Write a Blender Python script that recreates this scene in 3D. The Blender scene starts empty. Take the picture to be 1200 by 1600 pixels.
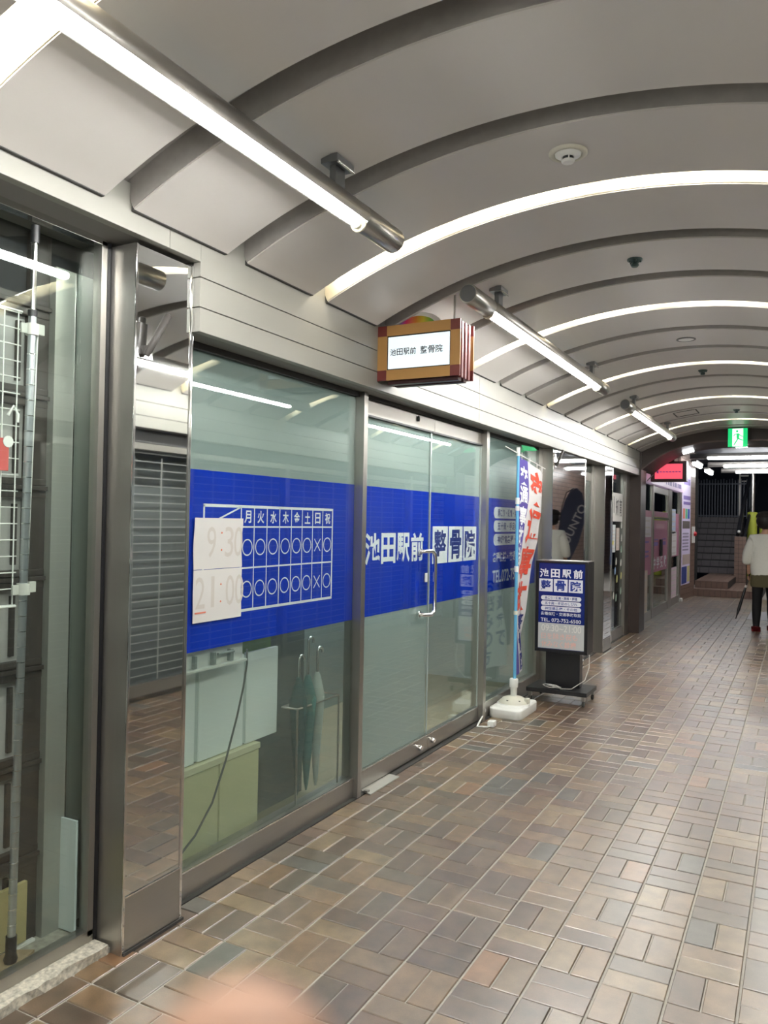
import bpy, bmesh, math, random
from math import sin, cos, pi, radians, sqrt, asin
from mathutils import Vector, Matrix
random.seed(7)
S = bpy.context.scene
COL = S.collection
# ------------------------------------------------------------------ camera, world, exposure
cam_d = bpy.data.cameras.new('camera'); cam = bpy.data.objects.new('camera', cam_d); COL.objects.link(cam)
YAW, PITCH, ROLL = radians(27.925), radians(0.629), radians(1.043)
CAM = Vector((1.75313, -2.78140, 1.46882)); FPX = 1229.51
fw = Vector((-sin(YAW)*cos(PITCH), cos(YAW)*cos(PITCH), sin(PITCH)))
rt = Vector((cos(YAW), sin(YAW), 0)); up = rt.cross(fw)
rt, up = cos(ROLL)*rt + sin(ROLL)*up, -sin(ROLL)*rt + cos(ROLL)*up
cam.matrix_world = Matrix((( rt.x, up.x, -fw.x, CAM.x), (rt.y, up.y, -fw.y, CAM.y), (rt.z, up.z, -fw.z, CAM.z), (0, 0, 0, 1)))
cam_d.sensor_fit = 'VERTICAL'; cam_d.sensor_height = 36.0; cam_d.lens = FPX/1600*36.0
cam_d.clip_start = 0.01; cam_d.clip_end = 200
cam_d.dof.use_dof = True; cam_d.dof.focus_distance = 4.2; cam_d.dof.aperture_fstop = cam_d.lens/3.0   # a phone's 3 mm aperture
S.camera = cam
W = bpy.data.worlds.new('night'); S.world = W; W.use_nodes = True
W.node_tree.nodes['Background'].inputs[0].default_value = (0.10, 0.13, 0.2, 1)
W.node_tree.nodes['Background'].inputs[1].default_value = 0.08
S.view_settings.view_transform = 'Standard'; S.view_settings.look = 'None'
S.view_settings.gamma = 1; S.view_settings.use_curve_mapping = False
S.view_settings.exposure = 1.1
TUBE_E, SLOT_E = 46.0, 8.5
# ------------------------------------------------------------------ materials
MATS = {}
def mat(name, col, rough=0.5, metal=0.0, var=0.0, scale=20, bump=0.0, emit=0.0, spec=0.5, stretch=None, ecol=None, noise_rough=0.0, coat=0.0):
    if name in MATS: return MATS[name]
    m = bpy.data.materials.new(name); m.use_nodes = True; MATS[name] = m
    nt = m.node_tree; b = nt.nodes['Principled BSDF']
    b.inputs['Base Color'].default_value = (*col, 1); b.inputs['Roughness'].default_value = rough
    b.inputs['Metallic'].default_value = metal; b.inputs['Specular IOR Level'].default_value = spec
    b.inputs['Coat Weight'].default_value = coat; b.inputs['Coat Roughness'].default_value = 0.05
    if emit:
        b.inputs['Emission Color'].default_value = (*(ecol or col), 1); b.inputs['Emission Strength'].default_value = emit
    if var or bump or noise_rough:
        tc = nt.nodes.new('ShaderNodeTexCoord'); mp = nt.nodes.new('ShaderNodeMapping'); n = nt.nodes.new('ShaderNodeTexNoise')
        if stretch: mp.inputs['Scale'].default_value = stretch
        n.inputs['Scale'].default_value = scale; n.inputs['Detail'].default_value = 5
        nt.links.new(tc.outputs['Object'], mp.inputs[0]); nt.links.new(mp.outputs[0], n.inputs['Vector'])
        if var:
            mx = nt.nodes.new('ShaderNodeMix'); mx.data_type = 'RGBA'
            mx.inputs[6].default_value = (*[c*(1-var) for c in col], 1); mx.inputs[7].default_value = (*[min(1, c*(1+var)) for c in col], 1)
            nt.links.new(n.outputs[0], mx.inputs[0]); nt.links.new(mx.outputs[2], b.inputs['Base Color'])
        if noise_rough:
            mr = nt.nodes.new('ShaderNodeMapRange'); mr.inputs[3].default_value = rough-noise_rough; mr.inputs[4].default_value = rough+noise_rough
            nt.links.new(n.outputs[0], mr.inputs[0]); nt.links.new(mr.outputs[0], b.inputs['Roughness'])
        if bump:
            bp = nt.nodes.new('ShaderNodeBump'); bp.inputs['Strength'].default_value = bump; bp.inputs['Distance'].default_value = 0.002
            nt.links.new(n.outputs[0], bp.inputs['Height']); nt.links.new(bp.outputs[0], b.inputs['Normal'])
    return m
def mat_glass(name, tint, k=1.0):
    m = bpy.data.materials.new(name); m.use_nodes = True; nt = m.node_tree; nt.nodes.clear()
    o = nt.nodes.new('ShaderNodeOutputMaterial'); mx = nt.nodes.new('ShaderNodeMixShader')
    t = nt.nodes.new('ShaderNodeBsdfTransparent'); t.inputs[0].default_value = (*tint, 1)
    g = nt.nodes.new('ShaderNodeBsdfGlossy'); g.inputs['Roughness'].default_value = 0.0; g.inputs[0].default_value = (.95, 1, .98, 1)
    f = nt.nodes.new('ShaderNodeFresnel'); gm_ = nt.nodes.new('ShaderNodeNewGeometry'); ir = nt.nodes.new('ShaderNodeMapRange')
    ir.inputs[3].default_value = 1.5; ir.inputs[4].default_value = 1/1.5; nt.links.new(gm_.outputs['Backfacing'], ir.inputs[0]); nt.links.new(ir.outputs[0], f.inputs[0])   # same reflectance from either side of the pane
    ml = nt.nodes.new('ShaderNodeMath'); ml.operation = 'MULTIPLY'; ml.use_clamp = True; ml.inputs[1].default_value = k
    nt.links.new(f.outputs[0], ml.inputs[0]); nt.links.new(ml.outputs[0], mx.inputs[0])
    nt.links.new(t.outputs[0], mx.inputs[1]); nt.links.new(g.outputs[0], mx.inputs[2]); nt.links.new(mx.outputs[0], o.inputs[0])
    MATS[name] = m; return m
def mat_film(name, col, transp=0.35, tint=(.8, .9, .85)):
    m = bpy.data.materials.new(name); m.use_nodes = True; nt = m.node_tree; nt.nodes.clear()
    o = nt.nodes.new('ShaderNodeOutputMaterial'); mx = nt.nodes.new('ShaderNodeMixShader'); m2 = nt.nodes.new('ShaderNodeMixShader')
    t = nt.nodes.new('ShaderNodeBsdfTransparent'); t.inputs[0].default_value = (*tint, 1)
    d = nt.nodes.new('ShaderNodeBsdfDiffuse'); d.inputs[0].default_value = (*col, 1)
    l = nt.nodes.new('ShaderNodeBsdfTranslucent'); l.inputs[0].default_value = (*col, 1)
    m2.inputs[0].default_value = 0.45; mx.inputs[0].default_value = transp
    nt.links.new(d.outputs[0], m2.inputs[1]); nt.links.new(l.outputs[0], m2.inputs[2])
    nt.links.new(m2.outputs[0], mx.inputs[1]); nt.links.new(t.outputs[0], mx.inputs[2]); nt.links.new(mx.outputs[0], o.inputs[0])
    MATS[name] = m; return m
def mat_tile(name, use_attr):
    m = bpy.data.materials.new(name); m.use_nodes = True; nt = m.node_tree; b = nt.nodes['Principled BSDF']
    if use_attr:
        a = nt.nodes.new('ShaderNodeAttribute'); a.attribute_name = 'rnd'; src = a.outputs['Fac']
    else:
        a = nt.nodes.new('ShaderNodeObjectInfo'); src = a.outputs['Random']
    r = nt.nodes.new('ShaderNodeValToRGB'); r.color_ramp.interpolation = 'CONSTANT'; e = r.color_ramp.elements
    pal = [(0, (.085, .051, .031)), (.18, (.118, .073, .041)), (.36, (.146, .096, .053)), (.52, (.094, .067, .042)), (.64, (.166, .102, .051)),
           (.77, (.116, .067, .040)), (.87, (.190, .132, .070)), (.95, (.084, .076, .060)), (.978, (.20, .104, .048))]
    e[0].position = 0; e[0].color = (*pal[0][1], 1); e[1].position = pal[1][0]; e[1].color = (*pal[1][1], 1)
    for p, c in pal[2:]:
        x = e.new(p); x.color = (*c, 1)
    nt.links.new(src, r.inputs[0])
    g = nt.nodes.new('ShaderNodeNewGeometry'); n = nt.nodes.new('ShaderNodeTexNoise'); n.inputs['Scale'].default_value = 14; n.inputs['Detail'].default_value = 6
    n2 = nt.nodes.new('ShaderNodeTexNoise'); n2.inputs['Scale'].default_value = 240; n2.inputs['Detail'].default_value = 3
    nt.links.new(g.outputs['Position'], n.inputs['Vector']); nt.links.new(g.outputs['Position'], n2.inputs['Vector'])
    mr = nt.nodes.new('ShaderNodeMapRange'); mr.inputs[1].default_value = .3; mr.inputs[2].default_value = .7; mr.inputs[3].default_value = .68; mr.inputs[4].default_value = 1.32
    nt.links.new(n.outputs[0], mr.inputs[0])
    mr2 = nt.nodes.new('ShaderNodeMapRange'); mr2.inputs[1].default_value = .35; mr2.inputs[2].default_value = .65; mr2.inputs[3].default_value = .90; mr2.inputs[4].default_value = 1.1
    nt.links.new(n2.outputs[0], mr2.inputs[0])
    ml = nt.nodes.new('ShaderNodeMath'); ml.operation = 'MULTIPLY'; nt.links.new(mr.outputs[0], ml.inputs[0]); nt.links.new(mr2.outputs[0], ml.inputs[1])
    vm = nt.nodes.new('ShaderNodeVectorMath'); vm.operation = 'SCALE'; nt.links.new(r.outputs[0], vm.inputs[0]); nt.links.new(ml.outputs[0], vm.inputs['Scale'])
    nt.links.new(vm.outputs[0], b.inputs['Base Color'])
    mr3 = nt.nodes.new('ShaderNodeMapRange'); mr3.inputs[3].default_value = .27; mr3.inputs[4].default_value = .38; nt.links.new(n.outputs[0], mr3.inputs[0])
    nt.links.new(mr3.outputs[0], b.inputs['Roughness']); b.inputs['Specular IOR Level'].default_value = 1.0; b.inputs['IOR'].default_value = 1.8
    bp = nt.nodes.new('ShaderNodeBump'); bp.inputs['Strength'].default_value = .12; bp.inputs['Distance'].default_value = .002
    nt.links.new(n2.outputs[0], bp.inputs['Height']); nt.links.new(bp.outputs[0], b.inputs['Normal'])
    MATS[name] = m; return m
def mat_walltile(name, c1, c2, mort, w=.1, h=.1):
    m = bpy.data.materials.new(name); m.use_nodes = True; nt = m.node_tree; b = nt.nodes['Principled BSDF']
    g = nt.nodes.new('ShaderNodeNewGeometry'); sp = nt.nodes.new('ShaderNodeSeparateXYZ'); cb = nt.nodes.new('ShaderNodeCombineXYZ')
    ad = nt.nodes.new('ShaderNodeMath'); ad.operation = 'ADD'
    nt.links.new(g.outputs['Position'], sp.inputs[0]); nt.links.new(sp.outputs[0], ad.inputs[0]); nt.links.new(sp.outputs[1], ad.inputs[1])
    nt.links.new(ad.outputs[0], cb.inputs[0]); nt.links.new(sp.outputs[2], cb.inputs[1])
    br = nt.nodes.new('ShaderNodeTexBrick'); br.offset = 0.0; br.inputs['Scale'].default_value = 1
    br.inputs['Brick Width'].default_value = w; br.inputs['Row Height'].default_value = h; br.inputs['Mortar Size'].default_value = .006
    br.inputs['Color1'].default_value = (*c1, 1); br.inputs['Color2'].default_value = (*c2, 1); br.inputs['Mortar'].default_value = (*mort, 1)
    nt.links.new(cb.outputs[0], br.inputs['Vector']); nt.links.new(br.outputs[0], b.inputs['Base Color']); b.inputs['Roughness'].default_value = .4
    MATS[name] = m; return m
STEEL = mat('brushed_steel', (.42, .405, .375), .30, .9, var=.035, scale=12, stretch=(12, 12, .25))
STEELH = mat('brushed_steel_rail', (.37, .355, .325), .32, .9, var=.035, scale=12, stretch=(12, .25, 12))
CHROME = mat('chrome', (.78, .78, .77), .08, 1.0)
MIRROR = mat('polished_steel_mirror', (.74, .755, .74), .025, 1.0)
FASCIA = mat('fascia_paint', (.30, .292, .258), .42, 0, var=.05, scale=3, bump=.03)
CEIL = mat('ceiling_paint', (.56, .53, .495), .36, 0.0, var=.05, scale=2.5, spec=.6)
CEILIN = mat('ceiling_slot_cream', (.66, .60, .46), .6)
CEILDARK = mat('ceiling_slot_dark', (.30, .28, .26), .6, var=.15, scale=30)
BLACK = mat('black_paint', (.012, .012, .014), .35)
DARK = mat('dark_void', (.012, .013, .014), .7)
RUBBER = mat('sealant_and_gap_shade', (.035, .034, .032), .6)
GROUT = mat('grout', (.40, .375, .33), .85, var=.15, scale=60, bump=.2)
WHITE = mat('white_plastic', (.76, .76, .72), .4)
WPAPER = mat('white_paper', (.68, .67, .65), .7, var=.03, scale=12)
BLUE = mat('blue_film', (.001, .034, .46), .5, spec=.05, var=.06, scale=4)
NAVY = mat('sign_navy', (.006, .016, .13), .25, emit=.03, ecol=(.01, .03, .35))
WLET = mat('white_lettering', (.86, .87, .90), .45)
BLET = mat('blue_lettering', (.010, .035, .26), .45)
TUBE = mat('lit_tube', (1, 1, 1), .5, emit=TUBE_E, ecol=(1, 1, .98))
SLOTL = mat('lit_slot_tube', (1, 1, 1), .5, emit=SLOT_E, ecol=(1, .97, .88))
FARL = mat('lit_far_tube', (1, 1, 1), .5, emit=20, ecol=(.97, .98, 1))
BROWN = mat('brown_painted_steel', (.038, .025, .021), .45, var=.15, scale=5)
DBROWN = mat('dark_bronze_frame', (.048, .040, .034), .4, 0, var=.2, scale=8)
GPANEL = mat('grey_panel', (.38, .375, .35), .45, var=.12, scale=3)
STONE = mat('terrazzo_sill', (.32, .31, .26), .5, var=.6, scale=45)
GRANITE = mat('white_granite_curb', (.50, .47, .39), .7, var=.9, scale=75, bump=.6)
GLASS = mat_glass('window_pane_glass', (.95, .98, .97))
GLASSG = mat_glass('green_case_glass', (.955, .985, .972), 1.0)
GLASSD = mat_glass('dark_glass', (.60, .65, .65), 1.0)
FILM = mat_film('frosted_film', (.50, .56, .545), .2)
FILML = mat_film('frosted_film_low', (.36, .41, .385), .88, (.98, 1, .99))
TILE = mat_tile('floor_tile_single', False); TILEM = mat_tile('floor_tile_mass', True)
WTILE = mat_walltile('brown_wall_tile', (.27, .18, .15), (.36, .26, .22), (.07, .055, .05))
WTILEL = mat('brown_tile', (.20, .13, .10), .4, var=.15, scale=15)
DSTEP = mat('dark_step_tile', (.11, .10, .105), .5, var=.2, scale=10)
RED = mat('red_lettering', (.72, .075, .035), .6); ORANGE = mat('pale_marker', (.72, .52, .42), .8); GREYMK = mat('faded_marker', (.60, .57, .53), .8)
SKY = mat('light_blue_pole', (.13, .42, .66), .3)
TAN = mat('tan_sign_frame', (.50, .27, .085), .45, var=.08, scale=12); MAROON = mat('maroon_sign_body', (.19, .035, .03), .35)
PURPLE = mat('purple_cloth', (.10, .075, .33), .8); CLOTH = mat('white_cloth', (.72, .70, .70), .85)
PINK = mat('pink_film', (.50, .20, .30), .4, var=.05); PINKB = mat('lit_pink_board', (.78, .62, .80), .4, emit=.10, ecol=(.8, .62, .85))
LIME = mat('yellow_green_pad', (.38, .42, .045), .5, var=.1, scale=5)
SKIN = mat('skin', (.62, .36, .25), .5); KNIT = mat('cream_white_knit', (.84, .84, .77), .9, var=.06, scale=60, bump=.3)
HAIR = mat('black_hair', (.012, .010, .010), .5, var=.3, scale=60); LEGG = mat('black_leggings', (.008, .008, .009), .8)
OLIVE = mat('olive_brown_cloth', (.10, .085, .04), .8); REDSHOE = mat('red_shoe', (.22, .015, .02), .5)
CARD = mat('cardboard', (.30, .23, .14), .8, var=.1); CABLE = mat('grey_cable', (.09, .10, .10), .5); WCABLE = mat('white_cable', (.62, .61, .57), .5)
# ------------------------------------------------------------------ mesh helpers
class MB:
    def __init__(s): s.v = []; s.f = []; s.sm = []
    def add(s, vs, fs, smooth=False):
        o = len(s.v); s.v += [tuple(v) for v in vs]; s.f += [tuple(i+o for i in f) for f in fs]; s.sm += [smooth]*len(fs); return s
    def box(s, x0, x1, y0, y1, z0, z1):
        x0, x1 = sorted((x0, x1)); y0, y1 = sorted((y0, y1)); z0, z1 = sorted((z0, z1))
        return s.add([(x0, y0, z0), (x1, y0, z0), (x1, y1, z0), (x0, y1, z0), (x0, y0, z1), (x1, y0, z1), (x1, y1, z1), (x0, y1, z1)],
                     [(0, 3, 2, 1), (4, 5, 6, 7), (0, 1, 5, 4), (1, 2, 6, 5), (2, 3, 7, 6), (3, 0, 4, 7)])
    def bbox(s, x0, x1, y0, y1, z0, z1, r=.003):
        bm = bmesh.new(); bmesh.ops.create_cube(bm, size=1)
        for v in bm.verts: v.co = Vector(((x0+x1)/2+v.co.x*(x1-x0), (y0+y1)/2+v.co.y*(y1-y0), (z0+z1)/2+v.co.z*(z1-z0)))
        bmesh.ops.bevel(bm, geom=bm.edges[:], offset=r, segments=2, affect='EDGES', profile=.7)
        return s.bm(bm)
    def bm(s, bm, smooth=False):
        bm.verts.index_update(); s.add([v.co[:] for v in bm.verts], [[v.index for v in f.verts] for f in bm.faces], smooth); bm.free(); return s
    def tube(s, pts, r, n=10, caps=True, smooth=True):
        pts = [Vector(p) for p in pts]; rr = r if isinstance(r, (list, tuple)) else [r]*len(pts)
        vs = []; fs = []; prev = None
        for i, p in enumerate(pts):
            t = (pts[min(i+1, len(pts)-1)]-pts[max(i-1, 0)]).normalized()
            if prev is None:
                a = Vector((0, 0, 1)) if abs(t.z) < .9 else Vector((1, 0, 0)); u = t.cross(a).normalized()
            else: u = (prev - t*prev.dot(t)).normalized()
            prev = u; w = t.cross(u)
            for k in range(n):
                q = 2*pi*k/n; vs.append(p+(u*cos(q)+w*sin(q))*rr[i])
        for i in range(len(pts)-1):
            for k in range(n):
                a = i*n+k; b = i*n+(k+1) % n; fs.append((a, b, b+n, a+n))
        s.add(vs, fs, smooth)
        if caps:
            o = len(vs); s.add(vs[:n], [tuple(reversed(range(n)))]); s.add(vs[-n:], [tuple(range(n))])
        return s
    def lathe(s, prof, c=(0, 0, 0), axis='z', n=24, smooth=True):
        vs = []; fs = []; c = Vector(c)
        for r, h in prof:
            for k in range(n):
                a = 2*pi*k/n
                p = {'z': (r*cos(a), r*sin(a), h), 'y': (r*cos(a), h, r*sin(a)), 'x': (h, r*cos(a), r*sin(a))}[axis]; vs.append(c+Vector(p))
        for i in range(len(prof)-1):
            for k in range(n):
                a = i*n+k; b = i*n+(k+1) % n; fs.append((a, b, b+n, a+n))
        s.add(vs, fs, smooth); s.add(vs[:n], [tuple(reversed(range(n)))]); s.add(vs[-n:], [tuple(range(n))]); return s
    def prism(s, poly, h, O=(0, 0, 0), U=(1, 0, 0), V=(0, 1, 0)):
        O, U, V = Vector(O), Vector(U), Vector(V); N = U.cross(V).normalized(); n = len(poly)
        vs = [O+U*a+V*b for a, b in poly]+[O+U*a+V*b+N*h for a, b in poly]
        return s.add(vs, [tuple(reversed(range(n))), tuple(range(n, 2*n))]+[(i, (i+1) % n, (i+1) % n+n, i+n) for i in range(n)])
    def obj(s, name, m, parent=None, **k):
        me = bpy.data.meshes.new(name); me.from_pydata(s.v, [], s.f); me.polygons.foreach_set('use_smooth', s.sm); me.update()
        bm = bmesh.new(); bm.from_mesh(me); bmesh.ops.recalc_face_normals(bm, faces=bm.faces[:]); bm.to_mesh(me); bm.free()
        if m: me.materials.append(m)
        return link(name, me, parent, **k)
def link(name, me, parent=None, label=None, cat=None, group=None, kind=None, loc=None):
    o = bpy.data.objects.new(name, me); COL.objects.link(o)
    if parent:
        o.parent = parent
        if loc is None: o.location = -Vector(parent.matrix_basis.translation) if parent.parent is None else (-Vector(parent.matrix_basis.translation)-Vector(parent.parent.matrix_basis.translation))
    if loc: o.location = loc
    if label: o['label'] = label
    if cat: o['category'] = cat
    if group: o['group'] = group
    if kind: o['kind'] = kind
    return o
def thing(name, label, cat, loc=(0, 0, 0), group=None, kind=None):
    o = bpy.data.objects.new(name, None); COL.objects.link(o); o.location = loc; o['label'] = label
    if cat: o['category'] = cat
    if group: o['group'] = group
    if kind: o['kind'] = kind
    return o
def struct(name, label, loc=(0, 0, 0)): return thing(name, label, None, loc, kind='structure')
def text_mb(mb, body, O, U, V, w, h, bold=.0, depth=.0006, warp=None):
    """flat lettering fitted in a w x h box whose lower left corner is O; U along the line, V up"""
    cu = bpy.data.curves.new('t', 'FONT'); cu.body = body; cu.size = 1; cu.offset = bold; cu.resolution_u = 3
    ob = bpy.data.objects.new('t', cu); COL.objects.link(ob); dg = bpy.context.evaluated_depsgraph_get(); dg.update()
    me = bpy.data.meshes.new_from_object(ob.evaluated_get(dg)); bpy.data.objects.remove(ob); bpy.data.curves.remove(cu)
    if not me.vertices: return mb
    xs = [v.co.x for v in me.vertices]; ys = [v.co.y for v in me.vertices]
    x0, x1, y0, y1 = min(xs), max(xs), min(ys), max(ys); O, U, V = Vector(O), Vector(U), Vector(V); N = U.cross(V)
    if warp:
        bm = bmesh.new(); bm.from_mesh(me); bmesh.ops.triangulate(bm, faces=bm.faces[:])
        bmesh.ops.subdivide_edges(bm, edges=[e for e in bm.edges if e.calc_length() > .18], cuts=2, use_grid_fill=True)
        bmesh.ops.triangulate(bm, faces=bm.faces[:]); bm.to_mesh(me); bm.free()
        vs = [warp((v.co.x-x0)/(x1-x0), (v.co.y-y0)/(y1-y0)) for v in me.vertices]
    else:
        vs = [O+U*((v.co.x-x0)/(x1-x0)*w)+V*((v.co.y-y0)/(y1-y0)*h)+N*depth for v in me.vertices]
    mb.add(vs, [tuple(p.vertices) for p in me.polygons]); bpy.data.meshes.remove(me); return mb
YU, ZU = (0, 1, 0), (0, 0, 1)
# ------------------------------------------------------------------ floor
R0, CX, CZ = 2.75, 1.02, -0.001          # vault radius and centre
def vault(x, r=R0): return CZ+sqrt(max(0, r*r-(x-CX)**2))
floor = struct('floor', 'brown quarry tile floor laid in a basketweave pattern')
MB().box(-.42, 3.0, -6.5, 15.0, -.06, -.005).obj('grout_bed', GROUT, floor)
tiles = []
J = .0042
for i in range(-2, 14):
    for j in range(-31, 75):
        x0, y0 = i*.2, j*.2
        if (i+j) % 2 == 0: tiles += [(x0+J, x0+.1-J*.7, y0+J*.8, y0+.2-J*.8, i, j), (x0+.1+J*.7, x0+.2-J, y0+J*.8, y0+.2-J*.8, i, j)]
        else: tiles += [(x0+J, x0+.2-J, y0+J*.8, y0+.1-J*.5, i, j), (x0+J, x0+.2-J, y0+.1+J*.5, y0+.2-J*.8, i, j)]
def clip(t):
    x0, x1, y0, y1, i, j = t; x0 = max(x0, -.300)
    return (x0, x1, y0, y1) if x1-x0 > .02 else None
tiles = [c for c in map(clip, tiles) if c]
def proj(p):
    d = Vector(p)-CAM; z = d.dot(fw)
    return (600+FPX*d.dot(rt)/z, 800-FPX*d.dot(up)/z, z) if z > .1 else (9e9, 9e9, 9e9)
def key(t):
    px, py, z = proj(((t[0]+t[2-1])/2, (t[2]+t[3])/2, 0))
    return z if (-40 < px < 1240 and py < 1650) else 1e6+abs(t[2])
tiles.sort(key=key)
def tile_geo(sx, sy):
    c = .0022; hx, hy = sx/2, sy/2
    lo = [(-hx, -hy, -.008), (hx, -hy, -.008), (hx, hy, -.008), (-hx, hy, -.008)]
    md = [(a, b, -c) for a, b, _ in lo]; tp = [(a-(c if a > 0 else -c), b-(c if b > 0 else -c), 0) for a, b, _ in lo]
    vs = lo+md+tp; fs = [(8, 9, 10, 11)]
    for k in range(4): n = (k+1) % 4; fs += [(k, n, 4+n, 4+k), (4+k, 4+n, 8+n, 8+k)]
    return vs, fs
cache = {}
for t in tiles[:300]:
    sx, sy = round(t[1]-t[0], 4), round(t[3]-t[2], 4)
    if (sx, sy) not in cache:
        vs, fs = tile_geo(sx, sy); me = bpy.data.meshes.new('tile'); me.from_pydata(vs, [], fs); me.materials.append(TILE); cache[(sx, sy)] = me
    o = link('tile', cache[(sx, sy)], floor, loc=((t[0]+t[1])/2, (t[2]+t[3])/2, random.uniform(-.0007, .0007)))
    o.rotation_euler = (random.uniform(-.003, .003), random.uniform(-.003, .003), 0)
V_, F_, A_ = [], [], []
for t in tiles[300:]:
    vs, fs = tile_geo(t[1]-t[0], t[3]-t[2]); o = len(V_); cx, cy = (t[0]+t[1])/2, (t[2]+t[3])/2; dz = random.uniform(-.0007, .0007)
    V_ += [(a+cx, b+cy, c+dz) for a, b, c in vs]; F_ += [tuple(k+o for k in f) for f in fs]; A_ += [random.random()]*len(vs)
me = bpy.data.meshes.new('tile_field'); me.from_pydata(V_, [], F_); at = me.attributes.new('rnd', 'FLOAT', 'POINT'); at.data.foreach_set('value', A_)
me.materials.append(TILEM); link('tile_field', me, floor, kind='stuff')
MB().box(-.345, -.302, -.58, 8.3, -.02, .002).obj('gap_strip', RUBBER, floor)
# ------------------------------------------------------------------ ceiling: curved panels with slots, every third slot lit
ceiling = struct('ceiling', 'barrel vault of curved grey panels with slots between them')
A0 = asin(1.204/R0); NA = 36
def arc_slab(r0, r1, y0, y1, a0=-A0, a1=A0, n=NA, lip=0):
    mb = MB(); vs = []; fs = []
    for k in range(n+1):
        a = a0+(a1-a0)*k/n
        for r, y in ((r0, y0), (r0, y1), (r1, y1), (r1, y0)): vs.append((CX+r*sin(a), y, CZ+r*cos(a)))
    for k in range(n):
        for q in range(4): fs.append((k*4+q, k*4+(q+1) % 4, k*4+4+(q+1) % 4, k*4+4+q))
    mb.add(vs, fs, False); mb.add(vs[:4], [(0, 1, 2, 3)]); mb.add(vs[-4:], [(0, 1, 2, 3)]); return mb
PIT, Y0S = .5967, .285
for k in range(-9, 14):
    y0 = Y0S+k*PIT; y1 = min(y0+PIT-.122, 8.35)
    if k == 13: y1 = 8.35
    mb = arc_slab(R0, R0+.10, y0, y1); mb.sm = [False]*len(mb.sm); p = mb.obj('ceiling_panel', CEIL, ceiling)
    for f in p.data.polygons:
        if abs(f.normal.y) < .5 and abs(f.normal.z) > .5: f.use_smooth = False
    for gx in (-.198, 2*CX+.184): MB().box(gx, gx+.014, y0+.002, y1-.002, 2.468, 2.486).obj('gap_shade_line', RUBBER, ceiling)  # dark strip paints the shadow gap between panel end and fascia
    # slot lining behind each gap: cream where lit, shade painted in as a darker colour where unlit
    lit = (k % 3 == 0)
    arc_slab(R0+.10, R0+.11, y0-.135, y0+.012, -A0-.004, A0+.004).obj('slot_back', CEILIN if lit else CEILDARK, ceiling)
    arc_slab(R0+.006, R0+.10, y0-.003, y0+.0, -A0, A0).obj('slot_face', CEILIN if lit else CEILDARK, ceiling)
for k in (-9, -6, -3, 0, 3, 6, 9, 12):
    yy = Y0S+k*PIT-.05
    n = {-9: 'fourth slot behind the camera', -6: 'slot behind the camera', -3: 'slot at the upper left corner, nearest the camera', 0: 'slot just before the box sign', 3: 'second full slot, behind the box sign',
         6: 'third full slot from the camera', 9: 'fourth full slot from the camera', 12: 'last slot, just before the brown arch'}[k]
    t = thing('slot_lamp', 'warm white lamp row in the ceiling '+n, 'lamp', (CX, yy, vault(CX)+.05), 'lamp rows in the ceiling slots')
    for xa, xb in ((-.12, .36), (.47, .96), (1.09, 1.57), (1.68, 2.16)):
        a0, a1 = asin((xa-CX)/(R0+.06)), asin((xb-CX)/(R0+.06))
        MB().tube([(CX+(R0+.062)*sin(a0+(a1-a0)*s_/8), yy, CZ+(R0+.062)*cos(a0+(a1-a0)*s_/8)) for s_ in range(9)], .020, 10).obj('tube', SLOTL, t)
MB().box(-.6, 2.7, -6.5, 8.4, 2.9, 3.0).obj('ceiling_slab', CEILDARK, ceiling)
# ------------------------------------------------------------------ fascias (planks) on both sides
def fascia(side):
    sg = 1 if side == 'left' else -1
    def X(x): return x if side == 'left' else 2*CX-x
    n = 'trim_1' if side == 'left' else 'trim_2'
    t = struct(n, f'off white metal fascia planks above the {side} shopfronts')
    rows = [(2.150, 2.238), (2.242, 2.348), (2.352, 2.56)]
    seams = [-6.5, -3.7, -.725, 2.27, 5.22, 8.33]
    for a, b in zip(seams[:-1], seams[1:]):
        for z0, z1 in rows:
            if side == 'left' and z1 < 2.4 and a < -.8: continue
            y0 = a+.0012
            if side == 'left' and z1 < 2.4 and a < -.7: y0 = -.565
            zz = 2.405 if (side == 'left' and a < -.8 and z0 > 2.3) else z0
            if side == 'left' and z0 > 2.3 and -.8 < a < -.7:
                MB().bbox(X(-.235), X(-.20), y0, -.565, 2.405, z1, .002).obj('plank', FASCIA, t); y0 = -.565
            MB().bbox(min(X(-.235), X(-.20)), max(X(-.235), X(-.20)), y0, b-.0012, zz, z1, .002).obj('plank', FASCIA, t)
    y0 = -.565 if side == 'left' else -6.5
    MB().box(X(-.236), X(-.40), y0, 8.33, 2.152, 2.7).obj('soffit', mat('soffit_grey', (.20, .19, .175), .5), t)
    if side == 'left': MB().box(X(-.236), X(-.50), -6.5, -.565, 2.407, 2.7).obj('soffit', MATS['soffit_grey'], t)
    MB().box(X(-.2355), X(-.24), y0, 8.33, 2.152, 2.55).obj('backing', RUBBER, t)
fascia('left'); fascia('right')
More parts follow.
